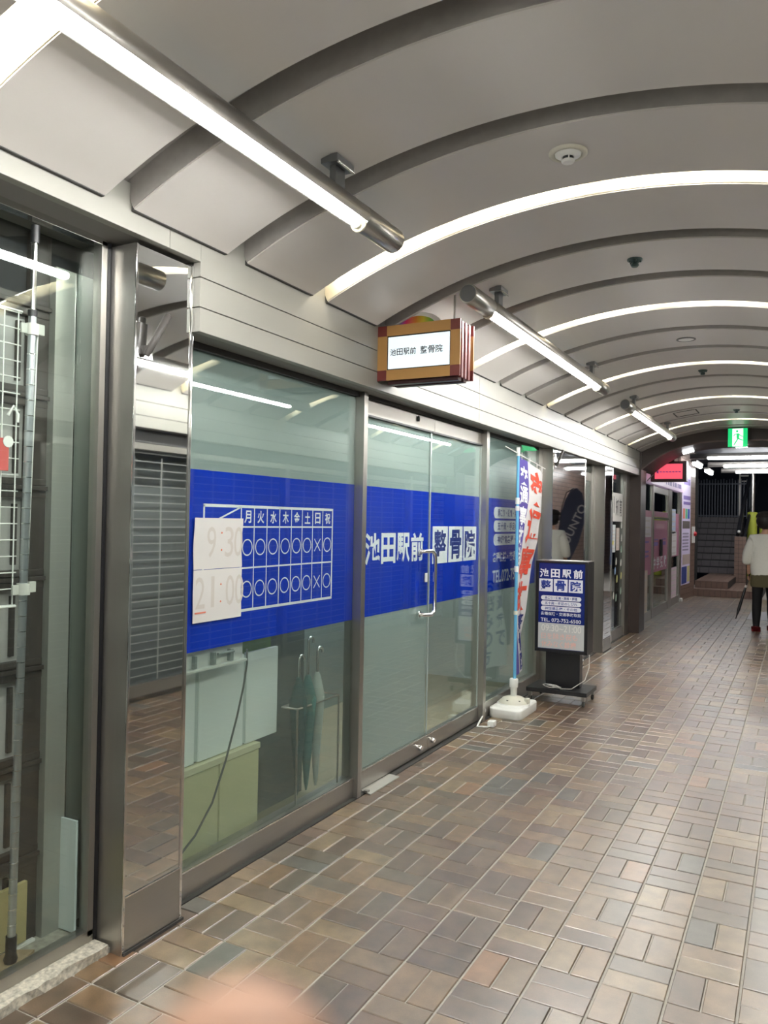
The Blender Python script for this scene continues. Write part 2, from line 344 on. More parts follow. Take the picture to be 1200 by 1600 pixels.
# ------------------------------------------------------------------ tube fixtures
def fixture(x, y0, y1, label, group='tube fixtures hung under the vault'):
    z = 2.537; r = .046
    t = thing('tube_light', label, 'light fixture', (x, (y0+y1)/2, z), group)
    e = .27
    def shell(r0, r1, ya, yb, a0, a1, n=22):
        mb = MB(); vs = []; fs = []
        for k in range(n+1):
            a = a0+(a1-a0)*k/n
            for rr, yy in ((r0, ya), (r0, yb), (r1, yb), (r1, ya)): vs.append((x+rr*cos(a), yy, z+rr*sin(a)))
        for k in range(n):
            for q in range(4): fs.append((k*4+q, k*4+(q+1) % 4, k*4+4+(q+1) % 4, k*4+4+q))
        mb.add(vs, fs, True); mb.add(vs[:4], [(0, 1, 2, 3)]); mb.add(vs[-4:], [(0, 1, 2, 3)]); return mb
    h = shell(r-.003, r, y0+e, y1-e, radians(-32), radians(212)); o = h.obj('housing', STEELH, t)
    s = shell(r-.006, r-.0035, y0+e, y1-e, radians(-27), radians(207)); s.obj('reflector', mat('white_reflector', (.85, .85, .84), .3), t)
    for (ya, yb) in ((y0, y0+e), (y1-e, y1)):
        MB().lathe([(r-.004, ya), (r, ya+.004), (r, yb-.004), (r-.004, yb)], (x, 0, z), 'y', 32).obj('end_sleeve', STEELH, t)
        yc = ya if ya == y0 else yb; d = -1 if ya == y0 else 1
        MB().lathe([(r-.006, yc), (r-.006, yc+d*.0015)], (x, 0, z), 'y', 32).obj('end_cap', mat('cap_grey', (.09, .095, .10), .5), t)
        yi = yb if ya == y0 else ya; dd = 1 if ya == y0 else -1
        MB().lathe([(.030, yi-dd*.002), (.030, yi+dd*.006), (.019, yi+dd*.008), (.018, yi+dd*.02)], (x, 0, z-.026), 'y', 24).obj('lamp_holder', mat('holder_cream', (.62, .58, .45), .5), t)
    m = (y0+y1)/2
    for (ya, yb) in ((y0+e+.015, m-.012), (m+.012, y1-e-.015)):
        MB().tube([(x, ya, z-.027), (x, ya+.01, z-.027), (x, yb-.01, z-.027), (x, yb, z-.027)], [.012, .016, .016, .012], 14).obj('tube', TUBE, t)
    for yb in (y0+.42, y1-.42):
        zc = vault(x)-.002
        b = MB().bbox(x-.012, x+.012, yb-.03, yb+.03, z+.045, zc-.02, .002); b.bbox(x-.032, x+.032, yb-.055, yb+.055, zc-.022, zc+.004, .003)
        br = b.obj('bracket', mat('dark_galvanised', (.20, .205, .21), .35, .8), t)
        MB().tube([(x+.034, yb-.05, zc-.024), (x+.034, yb+.05, zc-.024)], .005, 8).obj('clamp_bar', CHROME, br)
for x, s in ((.367, 'left'), (1.75, 'right')):
    fixture(x, -6.82, -3.88, f'white tube fixture of the {s} row, the one behind the camera')
    fixture(x, -3.06, -.124, f'steel tube fixture of the {s} row, nearest the camera')
    fixture(x, .63, 3.52, f'steel tube fixture of the {s} row, second from the camera')
    fixture(x, 4.35, 7.28, f'steel tube fixture of the {s} row, third and farthest')
# ------------------------------------------------------------------ left facade helpers
def post(t, x0, x1, y0, y1, z0, z1, name='post', m=None): return MB().bbox(x0, x1, y0, y1, z0, z1, .0015).obj(name, m or STEEL, t)
GX = -.345
def pane(t, y0, y1, z0, z1, m=GLASS, x=GX): return MB().box(x-.006, x, y0, y1, z0, z1).obj('glass_pane', m, t)
def sheet(t, name, y0, y1, z0, z1, m, x, th=.0008): return MB().box(x-th, x, y0, y1, z0, z1).obj(name, m, t)
BT, BB = 1.658, .938
# clinic window 1
w1 = struct('window_1', 'frosted clinic window with blue band and weekly hours table')
post(w1, -.40, -.325, -.56, .85, .0, .105, 'sill', STEELH); MB().bbox(-.328, -.322, -.56, .85, .100, .107, .001).obj('sill_edge', CHROME, w1)
post(w1, -.40, -.30, .850, .892, 0, 2.15, 'post'); post(w1, -.40, -.33, -.567, -.545, 0, 2.15, 'post')
post(w1, -.39, -.33, -.55, .85, 2.125, 2.152, 'head_rail', RUBBER)
pane(w1, -.545, .85, .105, 2.126)
sheet(w1, 'frosted_film', -.545, .85, BT, 2.126, FILM, GX-.0105)
sheet(w1, 'frosted_film', -.545, .85, .105, BB, FILML, GX-.0105)
sheet(w1, 'blue_band', -.545, .85, BB, BT, BLUE, GX-.0075)
tb = MB(); X = GX-.0068
def bar(y0, z0, y1, z1, w=.007):
    d = Vector((0, y1-y0, z1-z0)); n = Vector((0, -d.z, d.y)).normalized()*w/2; a = Vector((X, y0, z0)); b = Vector((X, y1, z1))
    tb.add([a-n, b-n, b+n, a+n], [(0, 1, 2, 3)])
ys = [-.343, -.106, -.015, .078, .174, .268, .358, .449, .540, .632]
for y in ys: bar(y, 1.072, y, 1.520, .010 if y in (ys[0], ys[-1]) else .006)
for z, w in ((1.518, .012), (1.431, .007), (1.255, .007), (1.074, .012)): bar(-.348, z, .637, z, w)
bar(-.343, 1.431, -.106, 1.516, .007)
tb.obj('table_rule', WLET, w1)
for k, ch in enumerate('月火水木金土日祝'):
    yc = (ys[k+1]+ys[k+2])/2
    text_mb(MB(), ch, (X, yc-.024, 1.447), YU, ZU, .048, .055, .022, 0).obj('lettering', WLET, w1)
    for zc in (1.343, 1.163):
        m = MB()
        if ch == '日':
            for s in (-1, 1):
                d = Vector((0, .027, .030*s)); n = Vector((0, -d.z, d.y)).normalized()*.003; c = Vector((X, yc, zc))
                m.add([c-d-n, c+d-n, c+d+n, c-d+n], [(0, 1, 2, 3)])
        else:
            N = 28; vs = []
            for q in range(N):
                a = 2*pi*q/N
                for r in (.031, .0365): vs.append((X, yc+r*cos(a), zc+r*1.0*sin(a)))
            m.add(vs, [(2*q, 2*q+1, (2*q+3) % (2*N), (2*q+2) % (2*N)) for q in range(N)])
        m.obj('mark', WLET, w1)
# clinic doors
for nm, lb, y0, y1 in (('door_1', 'frosted glass clinic door leaf with blue band and long handle', .895, 1.806), ('door_2', 'frosted glass clinic door leaf beside the wall banner, no handle', 1.812, 2.698)):
    d = struct(nm, lb)
    zt = 2.035
    post(d, -.375, -.335, y0, y1, .012, .112, 'bottom_rail', STEELH); MB().bbox(-.338, -.332, y0, y1, .108, .115, .001).obj('rail_edge', CHROME, d)
    post(d, -.37, -.335, y0, y1, zt, zt+.012, 'top_rail', BLACK)
    pane(d, y0, y1, .112, zt)
    for ye in ((y1,) if nm == 'door_1' else (y0, y1)):
        MB().box(-.350, -.343, ye-.006, ye, .112, zt).obj('glass_edge', mat('edge_green', (.45, .52, .50), .2, .3), d)
    sheet(d, 'frosted_film', y0, y1-.006, BT, zt, FILM, GX-.0105); sheet(d, 'blue_band', y0, y1-.006, BB, BT, BLUE, GX-.0075)
    if nm == 'door_1': sheet(d, 'frosted_film', y0, y1-.006, .112, BB, FILM, GX-.0105)
    else: sheet(d, 'frosted_film', y0, y1-.006, .27, BB, FILML, GX-.0105)
    if nm == 'door_1':
        for k, ch in enumerate('池田駅前'):
            text_mb(MB(), ch, (X, .972+k*.193, 1.222), YU, ZU, .178, .176, .028, 0).obj('lettering', WLET, d)
        h = MB(); hy, hx = 1.768, -.285
        pts = [(-.345, hy-.10, 1.278), (-.31, hy-.095, 1.283), (hx, hy-.05, 1.283), (hx, hy-.012, 1.268), (hx, hy, 1.235), (hx, hy, .93), (hx, hy-.012, .90), (hx, hy-.05, .886), (-.31, hy-.095, .886), (-.345, hy-.10, .890)]
        h.tube(pts, .0125, 14); h.obj('handle', CHROME, d)
        for z in (1.278, .890): MB().lathe([(.020, -.3445), (.020, -.338)], (0, hy-.10, z), 'x', 18).obj('handle_rose', CHROME, d)
        MB().bbox(-.3445, -.340, 1.742, 1.775, 1.085, 1.142, .001).obj('push_plate', WHITE, d)
        MB().lathe([(.017, -.335), (.017, -.312), (.013, -.306)], (0, 1.665, .062), 'x', 18).obj('lock_knob', CHROME, d)
    else:
        for k, ch in enumerate('整骨院'):
            ya = 1.867+k*.264
            sheet(d, 'letter_box', ya, ya+.247, 1.194, 1.438, WLET, GX-.0068, .0002)
            text_mb(MB(), ch, (GX-.0064, ya+.024, 1.214), YU, ZU, .199, .202, .028, 0).obj('lettering', BLET, d)
        MB().lathe([(.017, -.335), (.017, -.312), (.013, -.306)], (0, 1.855, .066), 'x', 18).obj('lock_knob', CHROME, d)
t = struct('trim_3', 'stainless header box over the clinic doors')
post(t, -.40, -.345, .892, 1.86, 2.047, 2.13, 'header_panel', STEELH); post(t, -.40, -.345, 1.862, 2.70, 2.047, 2.13, 'header_panel', STEELH)
post(t, -.40, -.33, .892, 2.70, 2.13, 2.152, 'track', RUBBER)
MB().lathe([(.008, 2.085), (.011, 2.10), (.006, 2.118)], (-.34, 1.60, 0), 'z', 12).obj('door_sensor', BLACK, t)
# clinic window 2
w2 = struct('window_2', 'narrow frosted clinic window with treatment list, behind the banner')
post(w2, -.40, -.30, 2.700, 2.755, 0, 2.15, 'post'); post(w2, -.40, -.325, 2.755, 4.10, 0, .125, 'sill', STEELH); post(w2, -.40, -.325, 4.09, 4.20, 0, 2.15, 'post')
MB().bbox(-.328, -.322, 2.755, 4.09, .120, .127, .001).obj('sill_edge', CHROME, w2)
post(w2, -.39, -.33, 2.755, 4.10, 2.125, 2.152, 'head_rail', RUBBER)
pane(w2, 2.755, 4.09, .125, 2.126)
sheet(w2, 'frosted_film', 2.755, 4.09, BT, 2.126, FILM, GX-.0105); sheet(w2, 'frosted_film', 2.755, 4.09, .125, BB, FILML, GX-.0105)
sheet(w2, 'blue_band', 2.755, 4.09, BB, BT, BLUE, GX-.0075)
PILLS = ['肩こり・頭痛・腰痛・膝痛', '五十肩・手足のしびれ', '神経痛各種・その他']
def pill(mb, O, U, V, w, h, n=8):
    O, U, V = Vector(O), Vector(U), Vector(V); r = h/2; vs = []
    for s in (1, -1):
        for q in range(n+1):
            a = (-pi/2+pi*q/n) if s == 1 else (pi/2+pi*q/n)
            cx = w-r if s == 1 else r; vs.append(O+U*(cx+r*cos(a))+V*(r+r*sin(a)))
    mb.add(vs, [tuple(range(len(vs)))])
for k, (tx, zc) in enumerate(zip(PILLS, (1.548, 1.442, 1.335))):
    m = MB(); pill(m, (X, 3.01, zc-.045), YU, ZU, .87, .09); m.obj('letter_box', WLET, w2)
    text_mb(MB(), tx, (X+.0004, 3.10, zc-.032), YU, ZU, .70, .064, .02, 0).obj('lettering', BLET, w2)
text_mb(MB(), '各種保険・交通事故取扱', (X, 3.0, 1.16), YU, ZU, .87, .078, .02, 0).obj('lettering', WLET, w2)
text_mb(MB(), 'TEL.072-752-6500', (X, 3.0, .998), YU, ZU, .87, .10, .02, 0).obj('lettering', WLET, w2)
# clinic interior: real room behind the film
ci = struct('wall_1', 'plain interior walls of the clinic behind the frosted glass')
WI = mat('interior_wall', (.46, .50, .47), .8)
MB().box(-1.9, -1.86, -.53, 4.15, 0, 2.5).obj('back_wall', WI, ci); MB().box(-1.9, -.40, -.56, -.53, 0, 2.5).obj('side_wall', WI, ci)
MB().box(-1.9, -.40, 4.15, 4.19, 0, 2.5).obj('side_wall', WI, ci); MB().box(-1.9, -.345, -.56, 4.19, -.03, .0).obj('interior_floor', mat('beige_floor', (.30, .26, .17), .6, var=.1, scale=4), ci)
MB().box(-1.9, -.40, -.56, 4.19, 2.45, 2.5).obj('interior_ceiling', WI, ci)
MB().box(-1.86, -1.5, 1.5, 4.15, 0, 1.0).obj('counter', mat('counter_grey', (.26, .31, .29), .6), ci)
MB().box(-.64, -.62, -.53, .80, 0, 1.05).obj('dark_backdrop', mat('backdrop_dark', (.085, .105, .10), .6), ci)  # added dark board, keeps the area behind the umbrellas dark
t = thing('fill_lamp', 'added unseen white lamp panel brightening the clinic behind the frosted glass', 'lamp', (-1.1, 1.8, 2.44))  # added unseen lamp, there to brighten the clinic interior
MB().box(-1.25, -.95, .8, 2.8, 2.42, 2.449).obj('fill_panel', mat('clinic_fill', (1, 1, 1), .5, emit=9, ecol=(.96, 1, .98)), t)
# things just behind the film of window 1
t = thing('cabinet', 'white panel screen above beige cupboard doors behind the frosted window', 'cabinet', (-.45, -.1, 0))
WB = mat('white_board_blue', (.88, .93, .91), .6); BG = mat('beige_board', (.66, .63, .38), .6)
for a, b in ((-.53, -.26), (-.235, .06), (.085, .32)): MB().bbox(-.47, -.45, a, b, .45, .86, .004).obj('upper_panel', WB, t)
MB().bbox(-.468, -.455, -.53, .31, .455, .85, .003).obj('seam_backing', mat('seam_grey', (.55, .61, .59), .7), t)
for a, b in ((-.53, -.125), (-.115, .155)): MB().bbox(-.46, -.43, a, b, .02, .415, .004).obj('lower_door', BG, t)
MB().bbox(-.47, -.425, -.53, .16, .418, .445, .003).obj('lower_top', mat('beige_top', (.72, .69, .48), .6), t)
t = thing('cable_tray', 'white plastic cable tray under the blue band of the left window', 'cable tray', (-.37, -.2, .87))
MB().bbox(-.385, -.360, -.53, -.035, .852, .862, .002).obj('tray_base', WHITE, t); MB().bbox(-.40, -.386, -.53, -.035, .852, .935, .002).obj('tray_back', WHITE, t)
for yy, w in ((-.36, .012), (-.25, .018), (-.14, .02)): MB().bbox(-.3855, -.366, yy, yy+w, .865, .915, .002).obj('tray_clip', mat('clip_grey', (.25, .28, .27), .5), t)
MB().tube([(-.368, -.22, .905), (-.366, -.12, .905)], .006, 8).obj('plug_pin', MATS['clip_grey'], t)
MB().tube([(-.366, -.03, .90), (-.366, -.028, .84), (-.366, -.05, .74), (-.366, -.09, .62), (-.366, -.16, .45), (-.366, -.24, .30), (-.366, -.34, .20), (-.366, -.45, .14)], .0045, 8).obj(
    'cable', CABLE, None, label='thin dark cable hanging down behind the frosted window', cat='cable')
MB().bbox(-.52, -.50, -.1, .33, .80, 1.0, .003).obj('folder_box', mat('leaf_green', (.16, .30, .06), .7), None, label='green box edge showing above the white panel behind the window', cat='box')
def umbrella(y, zt, colm, lab, x=-.395, w=.045):
    t = thing('umbrella', lab, 'umbrella', (x, y, .12))
    MB().lathe([(.004, .13), (.012, .17), (w*.8, .45), (w, .58), (.018, .68), (.010, .70)], (x, y, 0), 'z', 14).obj('canopy', colm, t)
    h = [(x, y, .68), (x, y, zt-.04)]+[(x, y+.022-.022*cos(a), zt-.04+.022*sin(a)) for a in [pi*q/8 for q in range(1, 10)]]
    MB().tube(h, .007, 10).obj('handle', CHROME, t)
umbrella(.50, .90, mat('teal_cloth', (.05, .17, .16), .7), 'folded teal umbrella with hooked handle behind the frosted window')
umbrella(.585, .84, mat('pale_cloth', (.45, .50, .47), .7), 'folded pale umbrella with hooked handle behind the frosted window', w=.04)
umbrella(.42, .82, mat('dark_teal_cloth', (.03, .09, .09), .7), 'folded dark umbrella nearest the white cabinet behind the window')
t = thing('umbrella_rack', 'thin metal umbrella rack standing behind the frosted window', 'rack', (-.40, .55, .02))
for z in (.02, .56):
    MB().tube([(-.45, .36, z), (-.36, .36, z), (-.36, .74, z), (-.45, .74, z), (-.45, .36, z)], .005, 8).obj('ring', STEEL, t)
for y in (.36, .74): MB().tube([(-.36, y, .0), (-.36, y, .56)], .005, 8).obj('leg', STEEL, t)
# paper notices taped outside window 1
P = lambda y, z, d=0: (GX+.004+.006*sin(z*23)*abs(y+.26)*2+d, y, z)
for a, b, lb in ((1.262, 1.467, 'upper white paper notice taped on window with faded opening time 9:30'), (1.052, 1.260, 'lower white paper notice taped on window with faded closing time 21:00')):
    t = thing('paper_notice', lb, 'paper', (GX, -.26, a), 'paper notices on the clinic window')
    m = MB(); nu, nv = 12, 10; vs = []
    for i in range(nu+1):
        for j in range(nv+1):
            z = a+(b-a)*j/nv; y = -.411+.300*i/nu+.004*sin(z*31)*(1 if i == nu else (.6 if i == 0 else 0)); vs.append(P(y, z))
    fs = [(i*(nv+1)+j, (i+1)*(nv+1)+j, (i+1)*(nv+1)+j+1, i*(nv+1)+j+1) for i in range(nu) for j in range(nv)]
    m.add(vs, fs, True); m.obj('sheet', WPAPER, t)
    tx = ('9', '3', '0') if a > 1.2 else ('2', '1', '0', '0')
    xs = (-.335, -.225, -.165) if a > 1.2 else (-.398, -.305, -.215, -.155)
    for ch, y in zip(tx, xs):
        z0 = a+.045 if a > 1.2 else a+.055
        mm = MB(); w = .055 if ch != '1' else .02
        text_mb(mm, ch, (0, 0, 0), YU, ZU, w, .125, 0, 0, warp=lambda u, v, y=y, w=w, z0=z0: P(y+u*w, z0+v*.125, .0012))
        o = mm.obj('lettering', GREYMK, t)
    for zz in (a+.075, a+.145):
        m = MB(); m.lathe([(.004, 0), (.0038, .0006)], P(-.245, zz, .001), 'x', 10); m.obj('dot', mat('orange_dot', (.75, .18, .08), .7), t)
    if a < 1.2: MB().box(*[P(0, 1.09, .0012)[0], P(0, 1.09, .002)[0]], -.40, -.335, 1.088, 1.094).obj('underline', mat('orange_line', (.75, .22, .14), .7), t)
# ------------------------------------------------------------------ mirror pillars
def pillar(name, lb, y0, y1, zt=2.4, xb=-.345, base=.19):
    t = struct(name, lb)
    MB().box(xb-.06, -.236, y0+.002, y1-.002, 0, zt-.01).obj('core', STEEL, t)
    post(t, xb, -.2305, y0, y0+.004, .0, zt, 'side_cover'); post(t, xb, -.2305, y1-.004, y1, .0, zt, 'side_cover')
    post(t, -.2345, -.2285, y0, y0+.010, 0, zt, 'edge_strip', CHROME); post(t, -.2345, -.2265, y1-.012, y1, 0, zt, 'edge_strip', CHROME)
    MB().box(-.236, -.231, y0+.010, y1-.012, base, zt-.004).obj('mirror_plate', MIRROR, t)
    post(t, -.236, -.2285, y0+.010, y1-.010, .012, base, 'kick_plate', STEELH); MB().box(-.236, -.227, y0+.01, y1-.01, base, base+.004).obj('kick_edge', CHROME, t)
    MB().box(xb, -.222, y0+.004, y1+.008, -.002, .010).obj('base_gap', RUBBER, t)
    return t
pillar('trim_4', 'mirror polished steel pillar between the display window and clinic', -.85, -.567, 2.39)
pillar('trim_5', 'wide mirror polished steel pillar behind the standing sign', 4.20, 5.42, 2.15, base=.15)
pillar('trim_6', 'narrow mirror steel pillar before the dark poster window', 6.35, 6.77, 2.15, base=.15)
# flag pole holders on pillars
def holder(y, z, lb):
    t = thing('flagpole_holder', lb, 'bracket', (-.23, y, z), 'flagpole holders on the pillars')
    MB().bbox(-.2308, -.226, y-.045, y+.03, z-.075, z+.045, .001).obj('base_plate', CHROME, t)
    a = Vector((-.215, y-.01, z-.065)); b = a+Vector((.045, .055, .145)); r = .0125
    MB().tube([a, a.lerp(b, .1), b, b-(b-a)*.02, a.lerp(b, .3)], [r*.8, r, r, r*.7, r*.7], 16).obj('tube', mat('dull_steel', (.045, .040, .035), .55), t)
    MB().bbox(-.227, -.205, y-.012, y+.002, z-.062, z-.03, .002).obj('bracket_tab', MATS['dull_steel'], t)
holder(-.80, 2.08, 'short steel flagpole tube on the mirror pillar nearest the camera')
holder(4.27, 2.06, 'short steel flagpole tube on the wide mirror pillar by the banner')
# door recess between pillars
d3 = struct('door_3', 'recessed narrow glass door between two mirror pillars')
post(d3, -.40, -.35, 5.42, 5.50, 0, 2.15); post(d3, -.40, -.35, 6.20, 6.27, 0, 2.15, 'post'); post(d3, -.39, -.34, 6.27, 6.35, 0, 2.15, 'post'); post(d3, -.39, -.36, 5.5, 6.2, 1.96, 2.05, 'transom', STEELH)
post(d3, -.40, -.35, 5.5, 6.2, 0, .12, 'bottom_rail', STEELH); pane(d3, 5.5, 6.2, .12, 2.15, GLASSD, -.37); MB().box(-.47, -.45, 5.4, 6.35, 0, 2.2).obj('inner_panel', mat('dull_green', (.09, .12, .11), .6), d3)
m = MB()
for s in (-1, 1):
    c = Vector((-.366, 5.93, 1.44)); d = Vector((0, .05, .05*s)); n = Vector((0, -d.z, d.y)).normalized()*.013; m.add([c-d-n, c+d-n, c+d+n, c-d+n], [(0, 1, 2, 3)])
m.obj('red_sticker', mat('red_white', (.7, .2, .2), .5), d3)
# poster window
w3 = struct('window_3', 'dark shop window with paper posters before the brown column')
post(w3, -.40, -.33, 6.77, 7.95, 0, .14, 'sill', STEELH); post(w3, -.40, -.31, 7.98, 8.13, 0, 2.15, 'post'); post(w3, -.40, -.32, 8.16, 8.31, 0, 2.15, 'post'); MB().bbox(-.334, -.327, 6.77, 7.97, .135, .143, .001).obj('sill_edge', CHROME, w3)
pane(w3, 6.77, 7.98, .14, 2.15, GLASSD)
MB().box(-.62, -.60, 6.7, 8.3, 0, 2.2).obj('inner_wall', mat('dark_brick', (.035, .028, .024), .7), w3)
for z in [1.52+.09*k for k in range(7)]:
    for y in (7.42, 7.62): MB().bbox(-.60, -.592, y, y+.17, z, z+.075, .002).obj('brick', mat('dim_brick', (.11, .095, .085), .6), w3)
t = thing('poster', 'white poster with black brush characters on the dark window', 'poster', (GX, 7.6, 1.5), 'posters on the dark window')
MB().box(-.344, -.342, 7.27, 7.93, 1.513, 1.878).obj('sheet', WPAPER, t)
for ch, y in (('知', 7.50), ('育', 7.72)): text_mb(MB(), ch, (-.3415, y, 1.58), YU, ZU, .17, .23, .02, 0).obj('lettering', BLACK, t)
MB().box(-.3418, -.3412, 7.38, 7.41, 1.62, 1.83).obj('brush_stroke', BLACK, t)
for k, (a, b, z0, z1, c, nm) in enumerate(((7.21, 7.50, 1.12, 1.47, (.62, .66, .68), 'pale blue printed sheet on the dark window, below the brush poster'), (7.56, 7.75, 1.14, 1.43, (.60, .50, .45), 'small beige printed sheet on the dark window, right of the pale one'))):
    t = thing('poster', nm, 'poster', (GX, a, z0), 'posters on the dark window')
    MB().box(-.344, -.342, a, b, z0, z1).obj('sheet', mat('sheet%d' % k, c, .7), t)
    for q in range(6): MB().box(-.3418, -.3412, a+.03, b-.04, z0+.04+q*.045, z0+.055+q*.045).obj('print_line', GREYMK, t)
MB().box(-.3418, -.3412, 7.24, 7.40, 1.22, 1.27).obj('sticker', mat('sticker_yellow', (.75, .70, .15), .6), None, label='small yellow sticker on the pale blue sheet in the dark window', cat='sticker')
random.seed(3)
SK = [(7.25, .80, 0, 'at the left edge, waist height'), (7.50, .83, 1, 'in the middle of the pane, waist height'), (7.56, .95, 0, 'highest of the scattered ones in mid pane'), (7.62, .72, 2, 'beside and below the blue one'),
      (7.28, .50, 3, 'lowest at the left edge'), (7.42, .52, 0, 'between two pale green ones, low on the pane'), (7.58, .48, 3, 'low on the pane, right of a white one'), (7.87, 1.42, 0, 'topmost along the right frame'),
      (7.88, 1.25, 0, 'second from the top along the right frame'), (7.87, 1.10, 3, 'third from the top along the right frame'), (7.86, .92, 0, 'fourth from the top along the right frame'), (7.88, .75, 2, 'third from the bottom along the right frame'),
      (7.87, .55, 3, 'second from the bottom along the right frame'), (7.87, .35, 0, 'lowest along the right frame')]
for y, z, c, lb in SK:
    cc = [('white_cutout', (.66, .66, .62)), ('blue_cutout', (.25, .38, .6)), ('yellow_cutout', (.6, .58, .2)), ('green_cutout', (.35, .5, .4))][c]
    MB().prism([(.0, .0), (.05, .01), (.062, .055), (.04, .10), (.01, .085), (-.01, .04)], .001, (-.344, y, z), YU, ZU).obj('window_sticker', mat(cc[0], cc[1], .6), None,
        label=['white', 'blue', 'yellow', 'pale green'][c]+' cut paper sticker '+lb, cat='sticker', group='cut paper stickers on the dark window')
# ------------------------------------------------------------------ display case window at far left
w4 = struct('window_4', 'shallow glass display case beside the first mirror pillar')
post(w4, -.385, -.345, -.892, -.868, .055, 2.40, 'frame_side'); post(w4, -.385, -.345, -6.4, -.868, 2.385, 2.41, 'frame_top', CHROME); post(w4, -.385, -.345, -6.4, -.868, .035, .075, 'frame_bottom', STEELH)
post(w4, -.375, -.345, -.866, -.851, .0, 2.40, 'dark_joint', BLACK)
MB().box(-.366, -.360, -6.4, -.892, .075, 2.385).obj('glass_pane', GLASSG, w4)
MB().box(-.46, -.385, -.899, -.893, .062, 2.385).obj('end_glass', GLASSG, w4)
MB().box(-.62, -.385, -6.4, -.868, .0, .062).obj('case_floor', STONE, w4); MB().box(-.60, -.35, -6.4, -.868, 2.41, 2.45).obj('case_top', DARK, w4)
MB().box(-.50, -.46, -.98, -.899, .062, 2.30).obj('case_column', mat('column_satin', (.42, .43, .385), .30, .5, var=.05, scale=5, stretch=(10, 10, .4)), w4)
MB().box(-.50, -.46, -.897, -.82, .062, 2.30).obj('case_column', MATS['column_satin'], w4)
MB().box(-.462, -.457, -.900, -.896, .062, 2.30).obj('glass_edge', CHROME, w4)
zz = [2.15, 1.853, 1.552, 1.253, .956, .644, .338, .045]
MB().box(-.53, -.515, -6.4, -.55, .0, 2.5).obj('back_board', GPANEL, w4)
for z in zz:
    MB().bbox(-.515, -.488, -6.4, -.55, z-.030, z-.006, .003).obj('rail', DBROWN, w4); MB().bbox(-.515, -.478, -6.4, -.55, z-.004, z+.010, .003).obj('rail', DBROWN, w4); MB().bbox(-.515, -.488, -6.4, -.55, z+.012, z+.034, .003).obj('rail', DBROWN, w4)
MB().box(-.5145, -.512, -6.4, -.55, 2.19, 2.5).obj('top_shade_board', DARK, w4)  # black sheet paints the shade in the upper case interior
for y in [-1.005-.78*k for k in range(7)]: MB().bbox(-.515, -.490, y-.05, y+.03, .03, 2.40, .003).obj('stile', DBROWN, w4)
for a, b in zip(zz[1:], zz[:-1]):
    for y in [-1.075-.78*k for k in range(3)]:
        MB().bbox(-.516, -.503, y-.016, y, a+.05, b-.05, .002).obj('inner_stile', DBROWN, w4)
MB().box(-.48, -.465, -6.4, -1.0, .062, .070).obj('white_bead', WHITE, w4)
MB().bbox(-.462, -.386, -.912, -.903, .066, .440, .001).obj('white_board', mat('pale_board', (.60, .68, .67), .5), None, label='small white board leaning at the end of the display case', cat='board')
g = MB(); bm = bmesh.new(); bmesh.ops.create_grid(bm, x_segments=4, y_segments=160, size=1)
for v in bm.verts: v.co = Vector((-.3175+v.co.x*.0345, -3.63+v.co.y*2.77, .034))
ext = bmesh.ops.extrude_face_region(bm, geom=bm.faces[:]); 
for v in [e for e in ext['geom'] if isinstance(e, bmesh.types.BMVert)]: v.co.z -= .04
for v in bm.verts:
    if v.co.x > -.29: v.co.x += random.uniform(-.006, .005); v.co.z += random.uniform(-.004, .001) if v.co.z > 0 else 0
g.bm(bm); g.obj('trim_7', GRANITE, None, kind='structure', label='rough white granite curb under the display case')
MB().bbox(-.346, -.283, -.866, -.845, .0, .02, .002).obj('trim_8', mat('cement', (.25, .24, .21), .9, var=.3, scale=40, bump=.4), None, kind='structure', label='patch of cement at the end of the granite curb')
# pole, wire rack, clamps
t = thing('tension_pole', 'chrome tension pole with notches behind the display case glass', 'pole', (-.405, -1.14, .06))
def PL(z): k = (z-.09)/2.28; return (-.407+.038*k, -1.135, z)
MB().tube([PL(.15), PL(2.09)], .0125, 16).obj('outer_tube', mat('zinc', (.50, .53, .55), .28, .9), t); MB().tube([PL(2.08), PL(2.33)], .009, 14).obj('inner_tube', CHROME, t)
MB().tube([PL(.10), PL(.155)], .0165, 16).obj('foot', BLACK, t); MB().lathe([(.018, 0), (.021, .012), (.014, .034)], PL(.072), 'z', 16).obj('rubber_foot', BLACK, t)
MB().tube([PL(2.315), PL(2.37)], .0135, 14).obj('top_cap', BLACK, t); MB().tube([PL(2.085), PL(2.105)], .015, 14).obj('collar', BLACK, t)
z = .19
while z < 2.0:
    MB().tube([PL(z), PL(z+.003)], .0135, 14).obj('notch', CHROME, t); z += .048
MB().tube([(-.398, -1.117, 1.21), (-.372, -1.117, 2.06)], .0035, 8).obj('side_rod', WHITE, t)
for z in (2.045, 1.235):
    c = PL(z); b = MB().tube([(c[0], c[1], z-.018), (c[0], c[1], z+.018)], .020, 14).obj('clamp', mat('clamp_grey', (.55, .55, .50), .5), t)
    MB().bbox(c[0]-.004, c[0]+.006, c[1]+.016, c[1]+.042, z-.012, z+.022, .003).obj('clamp_wing', MATS['clamp_grey'], b); MB().bbox(c[0]-.004, c[0]+.004, c[1]-.04, c[1]-.014, z-.016, z+.014, .002).obj('clamp_arm', MATS['clamp_grey'], b)
t = thing('wire_rack', 'white wire grid panel clamped to the chrome pole in the display case', 'rack', (-.41, -1.4, 1.18))
def rod(a, b, r=.0022, n='wire'): MB().tube([a, b], r, 6).obj(n, WHITE, t)
z = 2.095
for k in range(19):
    zk = 2.095-.0505*k; rod((-.405, -1.95, zk), (-.405, -1.150, zk))
for k in range(17): rod((-.402, -1.163-.049*k, 1.182), (-.402, -1.163-.049*k, 2.098))
